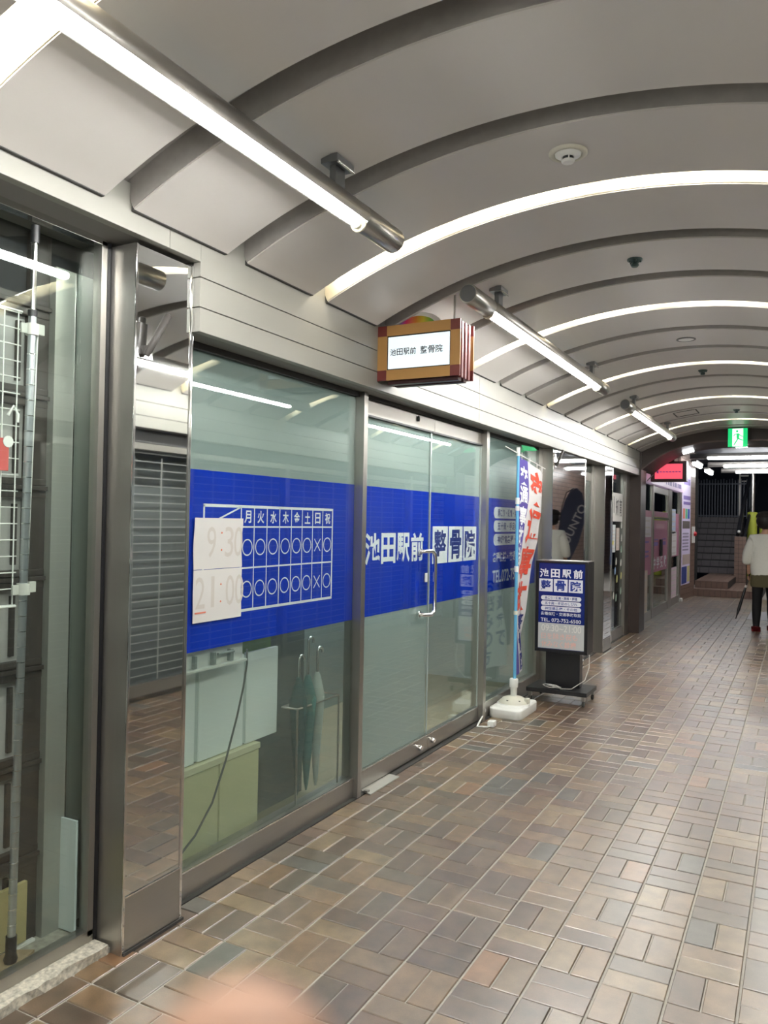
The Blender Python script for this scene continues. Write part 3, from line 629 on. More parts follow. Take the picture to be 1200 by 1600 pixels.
rod((-.402, -1.95, 2.10), (-.402, -1.15, 2.10), .0035, 'frame_rod'); rod((-.402, -1.95, 1.182), (-.402, -1.15, 1.182), .0035, 'frame_rod')
t = thing('price_tag', 'red and white hanging tag on a hook at the left edge', 'tag', (-.39, -1.22, 1.6))
MB().tube([(-.392, -1.2, 1.77), (-.385, -1.185, 1.80), (-.378, -1.175, 1.775), (-.376, -1.178, 1.75)], .0045, 8).obj('hook', WHITE, t)
MB().bbox(-.398, -.394, -1.26, -1.192, 1.60, 1.70, .002).obj('card', mat('tag_red', (.55, .10, .09), .5), t); MB().lathe([(.018, -.3935), (.018, -.392)], (0, -1.196, 1.69), 'x', 14).obj('white_disc', WHITE, t)
bm = bmesh.new(); c = MB()
c.prism([(-.47, -1.35), (-.378, -1.34), (-.376, -1.12), (-.405, -1.05), (-.470, -1.09)], .010, (0, 0, .063)); c.obj('cardboard_piece', CARD, None, label='torn piece of brown cardboard under the chrome pole', cat='cardboard')
MB().bbox(-.485, -.47, -1.32, -1.03, .075, .27, .003).obj('cardboard_box', mat('carton_yellow', (.42, .36, .17), .8, var=.08), None, label='yellowish carton behind the bottom row of the display case', cat='box')
# ------------------------------------------------------------------ hanging box sign
t = thing('box_sign', 'illuminated tan and maroon box sign hanging under the vault by the fascia', 'sign', (.03, .9, 2.2))
x0, x1, z0, z1, ya, yb = -.200, .262, 2.192, 2.474, .80, .985
def frame(y, yd):
    b = .053
    for (a0, a1, c0, c1, nm, mm) in ((x0+b, x1-b, z1-b, z1, 'frame_bar', TAN), (x0+b, x1-b, z0, z0+b, 'frame_bar', TAN), (x0, x0+b, z0+b, z1-b, 'frame_bar', TAN), (x1-b, x1, z0+b, z1-b, 'frame_bar', TAN),
                                 (x0, x0+b, z1-b, z1, 'frame_corner', MAROON), (x1-b, x1, z1-b, z1, 'frame_corner', MAROON), (x0, x0+b, z0, z0+b, 'frame_corner', MAROON), (x1-b, x1, z0, z0+b, 'frame_corner', MAROON)):
        MB().bbox(a0, a1, min(y, y+yd), max(y, y+yd), c0, c1, .0012).obj(nm, mm, t)
frame(ya, .008); frame(yb, -.008)
MB().box(x0+.048, x1-.048, ya+.009, ya+.02, z0+.048, z1-.048).obj('frame_gap', BLACK, t)
MB().bbox(x0+.059, x1-.059, ya+.005, ya+.012, z0+.059, z1-.059, .001).obj('lit_face', mat('lit_sign_face', (.8, .9, .95), .3, emit=.30, ecol=(.86, .95, 1.0)), t)
MB().bbox(x0+.02, x1-.014, ya+.02, yb-.02, z0+.010, z1-.01, .004).obj('body', MAROON, t)
for y in (ya+.045, ya+.09, ya+.135): MB().bbox(x1-.018, x1-.004, y-.012, y+.012, z0-.004, z1-.004, .004).obj('body_rib', MAROON, t)
for y, dz in ((ya+.05, .02), (ya+.12, .03)): MB().bbox(x0+.05, x1-.02, y-.02, y+.02, z0-.018, z0+.012, .004).obj('bottom_rib', mat('dark_maroon', (.05, .012, .012), .4), t)
for k, (ch, xx) in enumerate(zip('池田駅前整骨院', (-.128, -.090, -.052, -.015, .043, .086, .128))):
    w = .034 if k < 4 else .038
    text_mb(MB(), ch, (xx, ya+.0045, 2.318-(.0 if k < 4 else .002)), (1, 0, 0), ZU, w, w*1.02, .012, .0003).obj('lettering', BLACK, t)
m = MB(); N = 24; cxa = -.026
def arcp(rx, rz, zb): return [(cxa+rx*cos(pi*q/N), zb+rz*sin(pi*q/N)) for q in range(N+1)]
MB().prism(arcp(.150, .085, z1-.004), .006, (0, yb-.085, 0), (1, 0, 0), ZU).obj('arch_plate', WHITE, t)
def rainbow():
    mt = bpy.data.materials.new('rainbow_print'); mt.use_nodes = True; nt = mt.node_tree; b = nt.nodes['Principled BSDF']
    tc = nt.nodes.new('ShaderNodeTexCoord'); sp = nt.nodes.new('ShaderNodeSeparateXYZ'); r = nt.nodes.new('ShaderNodeValToRGB'); mr = nt.nodes.new('ShaderNodeMapRange')
    nt.links.new(tc.outputs['Object'], sp.inputs[0]); nt.links.new(sp.outputs[0], mr.inputs[0]); mr.inputs[1].default_value = cxa-.11; mr.inputs[2].default_value = cxa+.11
    nt.links.new(mr.outputs[0], r.inputs[0]); nt.links.new(r.outputs[0], b.inputs['Base Color']); e = r.color_ramp.elements
    cs = [(0, (.05, .2, .6)), (.12, (.25, .1, .4)), (.25, (.7, .03, .15)), (.5, (.75, .25, .03)), (.7, (.75, .6, .05)), (.88, (.2, .5, .05)), (1, (.05, .35, .1))]
    e[0].color = (*cs[0][1], 1); e[1].position = cs[1][0]; e[1].color = (*cs[1][1], 1)
    for p, c in cs[2:]: e.new(p).color = (*c, 1)
    return mt
MB().prism(arcp(.110, .052, z1+.008), .002, (0, yb-.094, 0), (1, 0, 0), ZU).obj('rainbow_arc', rainbow(), t)
for x in (.187,): MB().tube([(x, .90, z1), (x, .90, 2.66)], .006, 10).obj('hanger_rod', STEEL, t)
MB().tube([(-.12, .93, z1), (-.12, .93, vault(-.12)+.02)], .006, 10).obj('hanger_rod', STEEL, t)
# ------------------------------------------------------------------ banner with water base
t = thing('banner_stand', 'tall red and white cloth banner on blue pole in white water base', 'banner', (-.19, 3.08, 0))
bx, by = -.195, 3.09
def rrect(hx, hy, r, n=6):
    p = []
    for sx, sy, a0 in ((1, 1, 0), (-1, 1, 90), (-1, -1, 180), (1, -1, 270)):
        for q in range(n+1): a = radians(a0+90*q/n); p.append((sx*(hx-r)+r*cos(a), sy*(hy-r)+r*sin(a)))
    return p
m = MB(); prof = [(.97, 0), (1, .01), (1, .062), (.985, .072), (.86, .078)]; pl = rrect(.128, .225, .05); vs = []; n = len(pl)
for s, h in prof:
    for q, (a, b) in enumerate(pl):
        hh = h
        if h == 0 and (abs(a) < .045 or abs(b) < .10): hh = .022
        vs.append((bx+a*s, by+b*s, hh))
fs = [(i*n+q, i*n+(q+1) % n, (i+1)*n+(q+1) % n, (i+1)*n+q) for i in range(len(prof)-1) for q in range(n)]
m.add(vs, fs, True); m.add(vs[-n:], [tuple(range(n))]); m.obj('base_tank', WHITE, t)
CREAM = mat('cream_plastic', (.62, .60, .50), .45)
MB().lathe([(.118, .072), (.118, .084), (.105, .100), (.085, .118), (.06, .128), (.03, .132), (.025, .135)], (bx, by, 0), 'z', 36).obj('base_dome', CREAM, t)
MB().lathe([(.126, .070), (.128, .078), (.122, .084)], (bx, by, 0), 'z', 36).obj('dome_ring', WHITE, t)
for q in range(6):
    a = 2*pi*q/6+.3; MB().lathe([(.010, .108), (.010, .1135)], (bx+.087*cos(a), by+.087*sin(a), 0), 'z', 10).obj('drain_hole', RUBBER, t)
MB().bbox(bx+.09, bx+.122, by-.02, by+.03, .085, .125, .004).obj('fill_cap', CREAM, t)
MB().lathe([(.025, .13), (.025, .20), (.027, .202)], (bx, by, 0), 'z', 12).obj('socket', WHITE, t); MB().lathe([(.031, .20), (.033, .205), (.033, .262), (.028, .268)], (bx, by, 0), 'z', 20).obj('socket_nut', WHITE, t)
PX, PY = bx+.005, by
MB().tube([(PX, PY, .25), (PX, PY, 1.29), (PX+.001, PY, 2.04)], [.0125, .0125, .0105], 14).obj('pole', SKY, t)
for z, h, c in ((1.615, .05, WHITE), (1.565, .035, CLOTH), (1.09, .045, WHITE), (.76, .03, CREAM)): MB().tube([(PX, PY, z), (PX, PY, z+h)], .0165, 14).obj('pole_joint', c, t)
MB().tube([(PX, PY, 1.99), (PX, PY, 2.055)], .015, 12).obj('top_joint', WHITE, t)
MB().tube([(PX-.03, PY-.21, 2.045), (PX+.08, PY+.46, 1.918)], .0042, 8).obj('cross_bar', WHITE, t)
MB().prism([(0, .0), (.10, -.02), (.13, -.045), (.10, -.05), (.02, -.045)], .002, (PX+.02, PY+.01, 2.075), (1, 0, 0), ZU).obj('green_tag', mat('tag_green', (.05, .40, .16), .6), t)
ANG = [(.28, 104.5), (.56, 103.5), (.75, 99), (.93, 97), (1.15, 93.5), (1.36, 87), (1.5, 85), (1.61, 82.5), (1.80, 81), (1.99, 80)]
def lerpt(T, z):
    for (za, a), (zb, b_) in zip(T, T[1:]):
        if z <= zb: return a+(b_-a)*max(0, (z-za)/(zb-za))
    return T[-1][1]
def cl(u, v, d=0):          # u across from pole to free edge, v height; d towards the walkway
    a = radians(lerpt(ANG, v)); w = .42
    bulge = .030*sin(pi*u)*sin(v*4.1+.8)+.010*sin(u*11+v*3)*u
    n = Vector((sin(a), -cos(a), 0)); p = Vector((PX+.004, PY+.016, 0))+Vector((cos(a), sin(a), 0))*(w*u)+n*(bulge+d)
    drop = .27*w*u*max(0, min(1, (v-1.1)/.8))
    p.z = v-drop; return p
def USv(v): return lerpt([(.2, .30), (.9, .30), (1.1, .24), (1.5, .24), (1.7, .30), (1.9, .28), (2, .28)], v)
def clothpart(u0, u1, m, name, v0=.285, v1=1.985):
    mb = MB(); nu, nv = 14, 70; vs = []
    for i in range(nu+1):
        for j in range(nv+1):
            v = v0+(v1-v0)*j/nv; A_ = u0(v); B_ = u1(v); vs.append(cl(A_+(B_-A_)*i/nu, v))
    mb.add(vs, [(i*(nv+1)+j, (i+1)*(nv+1)+j, (i+1)*(nv+1)+j+1, i*(nv+1)+j+1) for i in range(nu) for j in range(nv)], True); return mb.obj(name, m, t)
clothpart(lambda v: 0, USv, PURPLE, 'purple_cloth'); clothpart(USv, lambda v: 1, CLOTH, 'white_cloth')
for k in range(4): c = cl(.08+.28*k, 1.985); MB().tube([c+Vector((0, 0, -.012)), c+Vector((0, 0, .045))], .004, 6).obj('hang_loop', CLOTH, t)
for ch, zt, h, m in (('交', 1.95, .31, RED), ('通', 1.62, .30, RED), ('事', 1.30, .28, RED), ('故', 1.00, .24, RED)):
    text_mb(MB(), ch, (0, 0, 0), YU, ZU, 1, 1, .045, 0, warp=lambda a, b, zt=zt, h=h: cl(USv(zt)+.05+(.90-USv(zt))*a, zt-h+h*b, .003)).obj('lettering', m, t)
for ch, zt, h in (('交', 1.93, .15), ('通', 1.77, .15), ('事', 1.61, .15), ('故', 1.45, .15), ('治', 1.29, .15), ('療', 1.13, .15)):
    text_mb(MB(), ch, (0, 0, 0), YU, ZU, 1, 1, .03, 0, warp=lambda a, b, zt=zt, h=h: cl(.03+(USv(zt)-.06)*a, zt-h+h*b, .003)).obj('lettering', WLET, t)
NVL = mat('navy_letter', (.02, .03, .2), .6)
for ch, zt, h in (('整', .74, .14), ('骨', .59, .14), ('院', .44, .14)):
    text_mb(MB(), ch, (0, 0, 0), YU, ZU, 1, 1, .03, 0, warp=lambda a, b, zt=zt, h=h: cl(.36+.58*a, zt-h+h*b, .003)).obj('lettering', NVL, t)
for col, u0 in (('後遺症で', .64), ('お悩みの方', .06)):
    for k, ch in enumerate(col):
        zt = 1.02-.145*k
        text_mb(MB(), ch, (0, 0, 0), YU, ZU, 1, 1, .03, 0, warp=lambda a, b, zt=zt, u0=u0: cl(u0+(.30 if u0 > .5 else .48)*a, zt-.13+.13*b, -.003)).obj('lettering', NVL, t)
# ------------------------------------------------------------------ standing sign
t = thing('standing_sign', 'black wheeled sign with navy clinic panel standing beside the banner', 'sign', (.01, 3.73, 0))
sx0, sx1, sz0, sz1, sy, sd = -.205, .232, .405, 1.158, 3.655, .20
MB().bbox(sx0, sx1, sy+.004, sy+sd, sz0, sz1, .004).obj('box', BLACK, t)
fr = .026
for a0, a1, c0, c1 in ((sx0, sx1, sz1-fr*.6, sz1), (sx0, sx1, sz0, sz0+fr), (sx0, sx0+fr, sz0+fr, sz1-fr*.6), (sx1-fr, sx1, sz0+fr, sz1-fr*.6)): MB().bbox(a0, a1, sy-.006, sy+.01, c0, c1, .002).obj('bezel', BLACK, t)
MB().bbox(sx0-.001, sx1+.001, sy-.007, sy+sd, sz1, sz1+.006, .001).obj('top_trim', STEEL, t)
MB().box(sx0+fr, sx1-fr, sy, sy+.006, sz0+fr, sz1-fr*.6).obj('navy_panel', NAVY, t)
SWL = mat('sign_white', (.7, .72, .76), .35, emit=.02, ecol=(1, 1, 1))
XU = (1, 0, 0)
def ST(tx, a, b, za, zb, m=SWL, bold=.02, d=.001): text_mb(MB(), tx, (a, sy-d, za), XU, ZU, b-a, zb-za, bold, .0002).obj('lettering', m, t)
for k, ch in enumerate('池田駅前'): ST(ch, -.172+k*.0945, -.172+k*.0945+.075, 1.022, 1.094, bold=.03)
for k, ch in enumerate('整骨院'):
    a = -.176+k*.1245; MB().box(a, a+.115, sy-.0008, sy, .905, 1.010).obj('letter_box', SWL, t); ST(ch, a+.014, a+.101, .916, 1.0, BLET, .03, .0016)
for k, tx in enumerate(PILLS):
    za = .835-k*.044; m = MB(); pill(m, (-.158, sy-.0008, za), XU, ZU, .335, .037); m.obj('letter_box', SWL, t); ST(tx, -.125, .145, za+.006, za+.031, BLET, .015, .0016)
ST('各種保険・交通事故取扱', -.158, .177, .708, .736, bold=.01); ST('TEL. 072-752-6500', -.158, .177, .655, .685, bold=.01)
MB().box(sx0+fr, sx1-fr, sy-.0012, sy-.0006, sz0+fr+.004, .645).obj('white_panel', mat('sign_pale', (.46, .48, .47), .4, emit=.02, ecol=(1, 1, 1)), t)
PALE = mat('faint_outline', (.70, .69, .64), .5); FRED = mat('faint_red', (.80, .45, .38), .5)
ST('09:30~21:00', -.15, .18, .577, .632, PALE, 0, .002)
ST('日を除き祝も', -.15, .15, .512, .562, FRED, 0, .002); ST('休みなく', -.15, .03, .446, .498, FRED, 0, .002); ST('診療', .045, .14, .446, .498, FRED, 0.01, .002)
MB().bbox(-.125, .160, sy+.05, sy+.15, .118, sz0+.005, .003).obj('stem', BLACK, t)
MB().bbox(-.245, .255, sy-.10, sy+.26, .082, .116, .004).obj('base', BLACK, t)
for x in (-.215, .225):
    for y in (sy-.075, sy+.235):
        w = MB().lathe([(.020, -.009), (.024, -.006), (.024, .006), (.020, .009)], (x, y, .024), 'x', 18).obj('caster_wheel', RUBBER, t)
        MB().bbox(x-.014, x+.014, y-.014, y+.014, .045, .084, .003).obj('caster_fork', STEEL, t)
m = MB(); pts = [(.235, sy+.06, .40), (.24, sy+.04, .30), (.215, sy-.0, .20), (.12, sy-.05, .128), (.04, sy-.06, .122)]
for k in range(34):
    a = k*.62; pts.append((-.04+.085*cos(a)*(.6+.4*sin(k*.4)), sy-.045+.035*sin(a*.9), .124+.016*abs(sin(a*.7))))
m.tube(pts, .0035, 7); m.obj('power_cord', WCABLE, None, label='white power cord coiled on the base of the standing sign', cat='cord')
# small things by the door
t = thing('door_stop', 'small white bent wire door stop with plug on the tiles by the water base', 'door stop', (-.25, 2.6, 0))
MB().tube([(-.318, 2.80, .075), (-.318, 2.80, .06), (-.28, 2.54, .006), (-.215, 2.56, .006), (-.20, 2.60, .010)], .0065, 8).obj('wire', WHITE, t); MB().bbox(-.222, -.172, 2.585, 2.645, .002, .045, .010).obj('plug', WHITE, t)
MB().prism([(-.342, .955), (-.262, .925), (-.262, 1.265), (-.335, 1.28)], .006, (0, 0, .001)).obj('metal_plate', mat('plate_alu', (.52, .52, .48), .45, .5, var=.1), None, label='flat worn metal plate on the tiles before the clinic door', cat='plate')
MB().bbox(-.31, -.285, .93, .96, .006, .018, .003).obj('bolt', STEEL, None, label='small steel bolt at the foot of the door post', cat='bolt')
# ------------------------------------------------------------------ ceiling devices
def ceil_dev(x, y): return Vector((x, y, vault(x)))
c = ceil_dev(1.03, -.11)
t = thing('smoke_detector', 'white round smoke detector recessed in the vault panel', 'smoke detector', c)
MB().lathe([(.066, 0.004), (.066, -.006), (.060, -.010), (.048, -.009), (.047, .0)], c, 'z', 36).obj('trim_ring', CREAM, t); MB().lathe([(.045, .002), (.044, -.010), (.022, -.014), (.022, -.016)], c, 'z', 32).obj('body', WHITE, t)
MB().lathe([(.019, -.014), (.019, -.026)], c, 'z', 24).obj('chamber', BLACK, t); MB().lathe([(.021, -.026), (.023, -.028), (.022, -.033), (.018, -.036)], c, 'z', 24).obj('cap', WHITE, t)
for q in range(4): a = q*pi/2+.4; MB().bbox(c.x+.020*cos(a)-.002, c.x+.020*cos(a)+.002, c.y+.020*sin(a)-.002, c.y+.020*sin(a)+.002, c.z-.027, c.z-.013, .0005).obj('rib', WHITE, t)
for (x, y, lb) in ((1.033, 1.107, 'dark green sprinkler head nearest the camera'), (1.029, 4.116, 'dark green sprinkler head, middle of three'), (1.12, 6.55, 'dark green sprinkler head nearest the exit sign')):
    c = ceil_dev(x, y); t = thing('sprinkler', lb, 'sprinkler', c, 'sprinkler heads'); SP = mat('sprinkler_green', (.035, .06, .055), .4, .4)
    MB().lathe([(.036, .003), (.036, -.008), (.022, -.014), (.018, -.020)], c, 'z', 24).obj('plate', SP, t); MB().lathe([(.012, -.018), (.020, -.030), (.014, -.038)], c, 'z', 16).obj('head', SP, t)
    for q in range(5): a = 2*pi*q/5; MB().lathe([(.006, -.008), (.005, -.018)], c+Vector((.026*cos(a), .026*sin(a), 0)), 'z', 8).obj('stud', SP, t)
c = ceil_dev(1.045, 2.921); t = thing('downlight', 'small round recessed white downlight in the vault', 'downlight', c)
MB().lathe([(.062, .002), (.064, -.006), (.054, -.008), (.052, -.003)], c, 'z', 32).obj('ring', mat('ring_dark', (.12, .12, .11), .4), t); MB().lathe([(.053, -.002), (.050, -.006)], c, 'z', 32).obj('lens', WHITE, t)
# access hatches
for x0_, x1_, y0_, y1_, lb in ((.50, .74, 6.28, 6.62, 'thin outlined access hatch in the vault above the third tube fixture'),):
    t = thing('access_hatch', lb, 'hatch', (x0_, y0_, vault(x0_)))
    for a, b, c_, d in ((x0_, x1_, y0_, y0_+.012), (x0_, x1_, y1_-.012, y1_), (x0_, x0_+.012, y0_, y1_), (x1_-.012, x1_, y0_, y1_)):
        za, zb = vault(a), vault(b)
        MB().add([(a, c_, za-.003), (b, c_, zb-.003), (b, d, zb-.003), (a, d, za-.003), (a, c_, za+.003), (b, c_, zb+.003), (b, d, zb+.003), (a, d, za+.003)], [(0, 3, 2, 1), (4, 5, 6, 7), (0, 1, 5, 4), (1, 2, 6, 5), (2, 3, 7, 6), (3, 0, 4, 7)]).obj('hatch_edge', RUBBER, t)
# ------------------------------------------------------------------ brown arch
ar = struct('wall_2', 'dark brown steel arch with columns at the end of the vault')
ya, yb = 8.35, 8.72
for s in (0, 1):
    a, b = (-.36, -.178) if s == 0 else (2.218, 2.40); MB().bbox(a, b, ya-.03, yb, 0, 2.5, .006).obj('column', BROWN, ar)
n = 40; vs = []
def zlow(x):
    k = abs(x-CX)/1.2; return 2.585-.37*max(0, k)**3.2 if k < 1 else 2.215
for q in range(n+1):
    x = -.20+2.44*q/n
    for z, y in ((zlow(x), ya), (zlow(x), 9.30), (3.0, 9.30), (3.0, ya)): vs.append((x, y, z))
fs = [(k*4+q, k*4+(q+1) % 4, k*4+4+(q+1) % 4, k*4+4+q) for k in range(n) for q in range(4)]
MB().add(vs, fs).obj('arch_header', BROWN, ar)
vs = []
for q in range(n+1):
    x = -.20+2.44*q/n
    for z, y in ((zlow(x)-.004, ya-.02), (zlow(x)-.004, ya+.03), (zlow(x)+.014, ya+.03), (zlow(x)+.014, ya-.02)): vs.append((x, y, z))
MB().add(vs, fs).obj('arch_edge', mat('arch_edge_brown', (.10, .065, .055), .4), ar)
# exit sign
t = thing('exit_sign', 'green and white running man exit sign hung before the arch', 'sign', (1.03, 8.2, 2.62))
EG = mat('exit_green', (.0, .40, .12), .4, emit=.38, ecol=(.0, .72, .20)); EW = mat('exit_white', (.8, .95, .85), .4, emit=.55, ecol=(.85, 1, .9))
MB().bbox(.91, 1.145, 8.20, 8.24, 2.492, 2.735, .003).obj('housing', mat('exit_side', (.02, .16, .07), .4), t); MB().box(.914, 1.141, 8.197, 8.20, 2.496, 2.731).obj('green_face', EG, t)
MB().box(.965, 1.09, 8.1955, 8.197, 2.50, 2.727).obj('white_door', EW, t)
def limb(pts, w):
    for a, b in zip(pts, pts[1:]):
        d = Vector((b[0]-a[0], b[1]-a[1])); nn = Vector((-d.y, d.x)).normalized()*w/2
        MB().add([(a[0]-nn.x, 8.1945, a[1]-nn.y), (b[0]-nn.x, 8.1945, b[1]-nn.y), (b[0]+nn.x, 8.1945, b[1]+nn.y), (a[0]+nn.x, 8.1945, a[1]+nn.y)], [(0, 1, 2, 3)]).obj('pictogram', EG, t)
limb([(1.028, 2.665), (1.030, 2.60)], .030); limb([(1.030, 2.60), (1.012, 2.565), (.985, 2.52)], .014); limb([(1.034, 2.60), (1.065, 2.585), (1.088, 2.575)], .014)
limb([(1.025, 2.66), (.995, 2.655), (.98, 2.632)], .010); limb([(1.035, 2.66), (1.06, 2.635), (1.088, 2.625)], .010); MB().lathe([(.014, 8.1944), (.014, 8.1946)], (1.020, 0, 2.693), 'y', 18).obj('pictogram', EG, t)
# glowing tubes put in for lamp reflections on the arch underside
for x, lb in ((.35, 'left glowing tube standing in for a lamp reflection under the brown arch'), (1.03, 'glowing tube standing in for a lamp reflection under the arch below the exit sign')):
    z = zlow(x)-.02; t = thing('arch_reflection', lb, 'lamp', (x, 8.95, z), 'imitated lamp reflections under the arch'); sl = (zlow(x+.05)-zlow(x-.05))/.1
    MB().tube([(x-.07, 8.95, z-.07*sl), (x+.07, 8.95, z+.07*sl)], .013, 10).obj('tube', FARL, t)
# ------------------------------------------------------------------ pink shop
ps = struct('wall_3', 'glass front of the pink study shop beyond the arch')
GXP = -.335
for a, b in ((9.30, 9.40), (10.18, 10.30), (11.86, 12.25), (13.30, 13.50)): post(ps, -.42, -.31, a, b, 0, 2.12)
for a, b in ((9.4, 10.18), (10.3, 11.86), (12.25, 13.3)):
    post(ps, -.40, -.32, a, b, 0, .14, 'sill', STEELH); MB().box(GXP-.006, GXP, a, b, .14, 2.10).obj('glass_pane', GLASSD, ps)
MB().bbox(-.40, -.31, 10.3, 11.86, 1.575, 1.60, .002).obj('mid_rail', BLACK, ps); post(ps, -.40, -.32, 10.3, 11.86, 2.0, 2.10, 'transom')
MB().box(-1.2, -1.18, 8.8, 13.6, 0, 2.4).obj('inner_wall', mat('dim_inner', (.10, .10, .11), .7), ps)
for z in (.55, .62, .30, .38): MB().box(-.9, -.88, 10.3, 11.8, z, z+.04).obj('shelf_edge', mat('shelf_grey', (.3, .3, .3), .6), ps)
MB().box(-.36, -.30, 8.72, 9.30, 0, 2.6).obj('side_wall', mat('dark_grey_wall', (.05, .048, .048), .5), ps)
t = thing('shop_board', 'long pale pink lit name board over the pink study shop', 'sign', (-.3, 11.4, 2.12))
MB().bbox(-.36, -.27, 9.32, 13.50, 2.115, 2.34, .003).obj('board', PINKB, t)
for k in range(10): MB().box(-.269, -.2685, 11.2+k*.2, 11.2+k*.2+.10+.04*(k % 3), 2.17, 2.25).obj('print_mark', mat('print_violet', (.20, .13, .42), .5), t)
PF = -.332
def psheet(nm, lb, cat, y0, y1, z0, z1, m, grp=None):
    t = thing(nm, lb, cat, (PF, y0, z0), grp); MB().box(PF, PF+.001, y0, y1, z0, z1).obj('sheet', m, t); return t
p1 = psheet('window_poster', 'large pink poster with white characters on the study shop door', 'poster', 10.31, 11.85, .715, 1.56, PINK, 'pink posters on the study shop')
for k, ch in enumerate('中学受験'): text_mb(MB(), ch, (PF+.0015, 10.33+k*.385, .76), YU, ZU, .29, .20, .03, 0).obj('lettering', WLET, p1)
for k, y in enumerate((10.42, 11.25)): MB().box(PF+.0012, PF+.0018, y, y+.42, 1.14, 1.20).obj('print_mark', MATS['print_violet'], p1); MB().box(PF+.0012, PF+.0018, y, y+.42, 1.23, 1.25).obj('print_mark', MATS['print_violet'], p1)
MB().box(PF+.0012, PF+.0018, 10.65, 11.5, 1.42, 1.50).obj('print_mark', mat('pink_pale', (.6, .33, .40), .5), p1)
psheet('window_poster', 'narrow pink band above the large pink poster', 'poster', 10.31, 11.85, 1.61, 1.70, PINK, 'pink posters on the study shop')
p2 = psheet('window_poster', 'pink poster on the first narrow pane past the brown column', 'poster', 9.41, 10.17, .70, 1.70, PINK, 'pink posters on the study shop')
for z in (1.2, 1.05, .98): MB().box(PF+.0012, PF+.0018, 9.5, 9.95, z, z+.03).obj('print_mark', MATS['print_violet'], p2)
psheet('window_poster', 'pink film strip on the pane beside the tiled pilaster', 'poster', 12.26, 13.29, .90, 1.70, PINK, 'pink posters on the study shop')
def loose(lb, y0, y1, z0, z1, c, nm='notice_sheet'):
    t = thing(nm, lb, 'paper', (PF+.003, y0, z0)); MB().box(PF+.003, PF+.005, y0, y1, z0, z1).obj('sheet', mat('ls%.2f' % (y0+z0), c, .7), t)
    n = max(2, int((z1-z0)/.09))
    for k in range(n): MB().box(PF+.005, PF+.0056, y0+.1*(y1-y0), y1-.15*(y1-y0), z0+(k+.3)*(z1-z0)/n, z0+(k+.55)*(z1-z0)/n).obj('print_mark', GREYMK, t)
loose('white notice sheet taped high on the first pane of the study shop', 9.45, 10.12, 1.29, 1.60, (.66, .64, .66)); loose('tall coloured flyer low on the first pane of the study shop', 9.42, 9.85, .14, .78, (.62, .55, .45))
loose('pale blue flyer hanging on the pane before the tiled pilaster', 12.35, 12.85, 1.33, 1.78, (.5, .58, .72)); loose('long white flyer hanging below the pale blue one', 12.4, 13.0, .92, 1.36, (.70, .68, .66))
loose('white and red poster low on the pane before the tiled pilaster', 12.30, 13.05, .14, .70, (.68, .55, .60))
t = thing('door_handle_pair', 'pair of black upright door handles on the pink shop door', 'handle', (-.32, 11.0, 1.05))
for y in (10.98, 11.10): MB().bbox(-.325, -.300, y, y+.05, .96, 1.24, .004).obj('grip', BLACK, t)
t = thing('red_box_sign', 'lit red box sign with brown frame hanging past the arch', 'sign', (.0, 9.75, 2.15))
MB().bbox(-.27, .24, 9.66, 9.86, 2.135, 2.44, .006).obj('frame', mat('sign_brown', (.05, .012, .012), .4), t); MB().box(-.21, .185, 9.652, 9.66, 2.175, 2.40).obj('lit_face', mat('lit_red', (.8, .1, .14), .4, emit=.40, ecol=(.95, .10, .16)), t)
for k in range(7): MB().box(-.14+k*.045, -.14+k*.045+.03, 9.650, 9.652, 2.272, 2.287).obj('print_mark', mat('sign_violet', (.3, .08, .5), .5), t)
MB().prism([(-.19, 2.25), (-.17, 2.27), (-.155, 2.25), (-.16, 2.28), (-.14, 2.31), (-.17, 2.29), (-.19, 2.31), (-.18, 2.28)], .001, (0, 9.651, 0), (1, 0, 0), ZU).obj('print_mark', mat('emblem_blue', (.04, .06, .5), .5), t)
MB().tube([(-.30, 9.34, 2.10), (-.18, 9.34, 2.22)], .008, 8).obj('hook_rod', STEEL, None, label='small steel rod on the frame of the pink shop', cat='rod')
# tiled pilaster with poster: tiles built one by one
tp = struct('wall_4', 'brown tiled pilaster at the end of the pink shop')
A = Vector((-.331, 13.52, 0)); B = Vector((-.235, 15.05, 0)); U = (B-A).normalized(); L = (B-A).length; Nn = Vector((U.y, -U.x, 0))
m = MB(); m.prism([(0, 0), (L, 0), (L, 3.1), (0, 3.1)], -.30, A-Nn*.008, U, ZU); m.obj('backing', RUBBER, tp)
tm = MB(); cnt = 0
for r in range(28):
    for k in range(int(L/.21)+1):
        a = k*.21+(.105 if r % 2 else 0)-.105; a0, a1 = max(0, a+.003), min(L, a+.207)
        if a1-a0 < .02: continue
        z = r*.108
        tgt = MB() if (cnt < 280) else tm; cnt += 1
        tgt.prism([(a0, z+.003), (a1, z+.003), (a1, z+.105), (a0, z+.105)], .010, A-Nn*.008, U, ZU)
        if tgt is not tm: tgt.obj('tile', WTILEL, tp)
if tm.v: tm.obj('tile_mass', WTILEL, tp, kind='stuff')
MB().box(-.45, -.331, 13.48, 13.54, 0, 3.1).obj('end_face', WTILE, tp)
t = thing('wall_poster', 'tall narrow lavender poster on the brown tiled pilaster', 'poster', A+U*.1+Vector((0, 0, .3)))
O = A+Nn*.004+U*.12
def PQ(a0, a1, z0, z1, m, nm='print_block', d=.0): MB().prism([(a0, z0), (a1, z0), (a1, z1), (a0, z1)], .002, O+Nn*d, U, ZU).obj(nm, m, t)
PQ(0, .88, .30, 2.70, mat('poster_lavender', (.62, .55, .74), .5, emit=.03, ecol=(.7, .6, .85)), 'sheet')
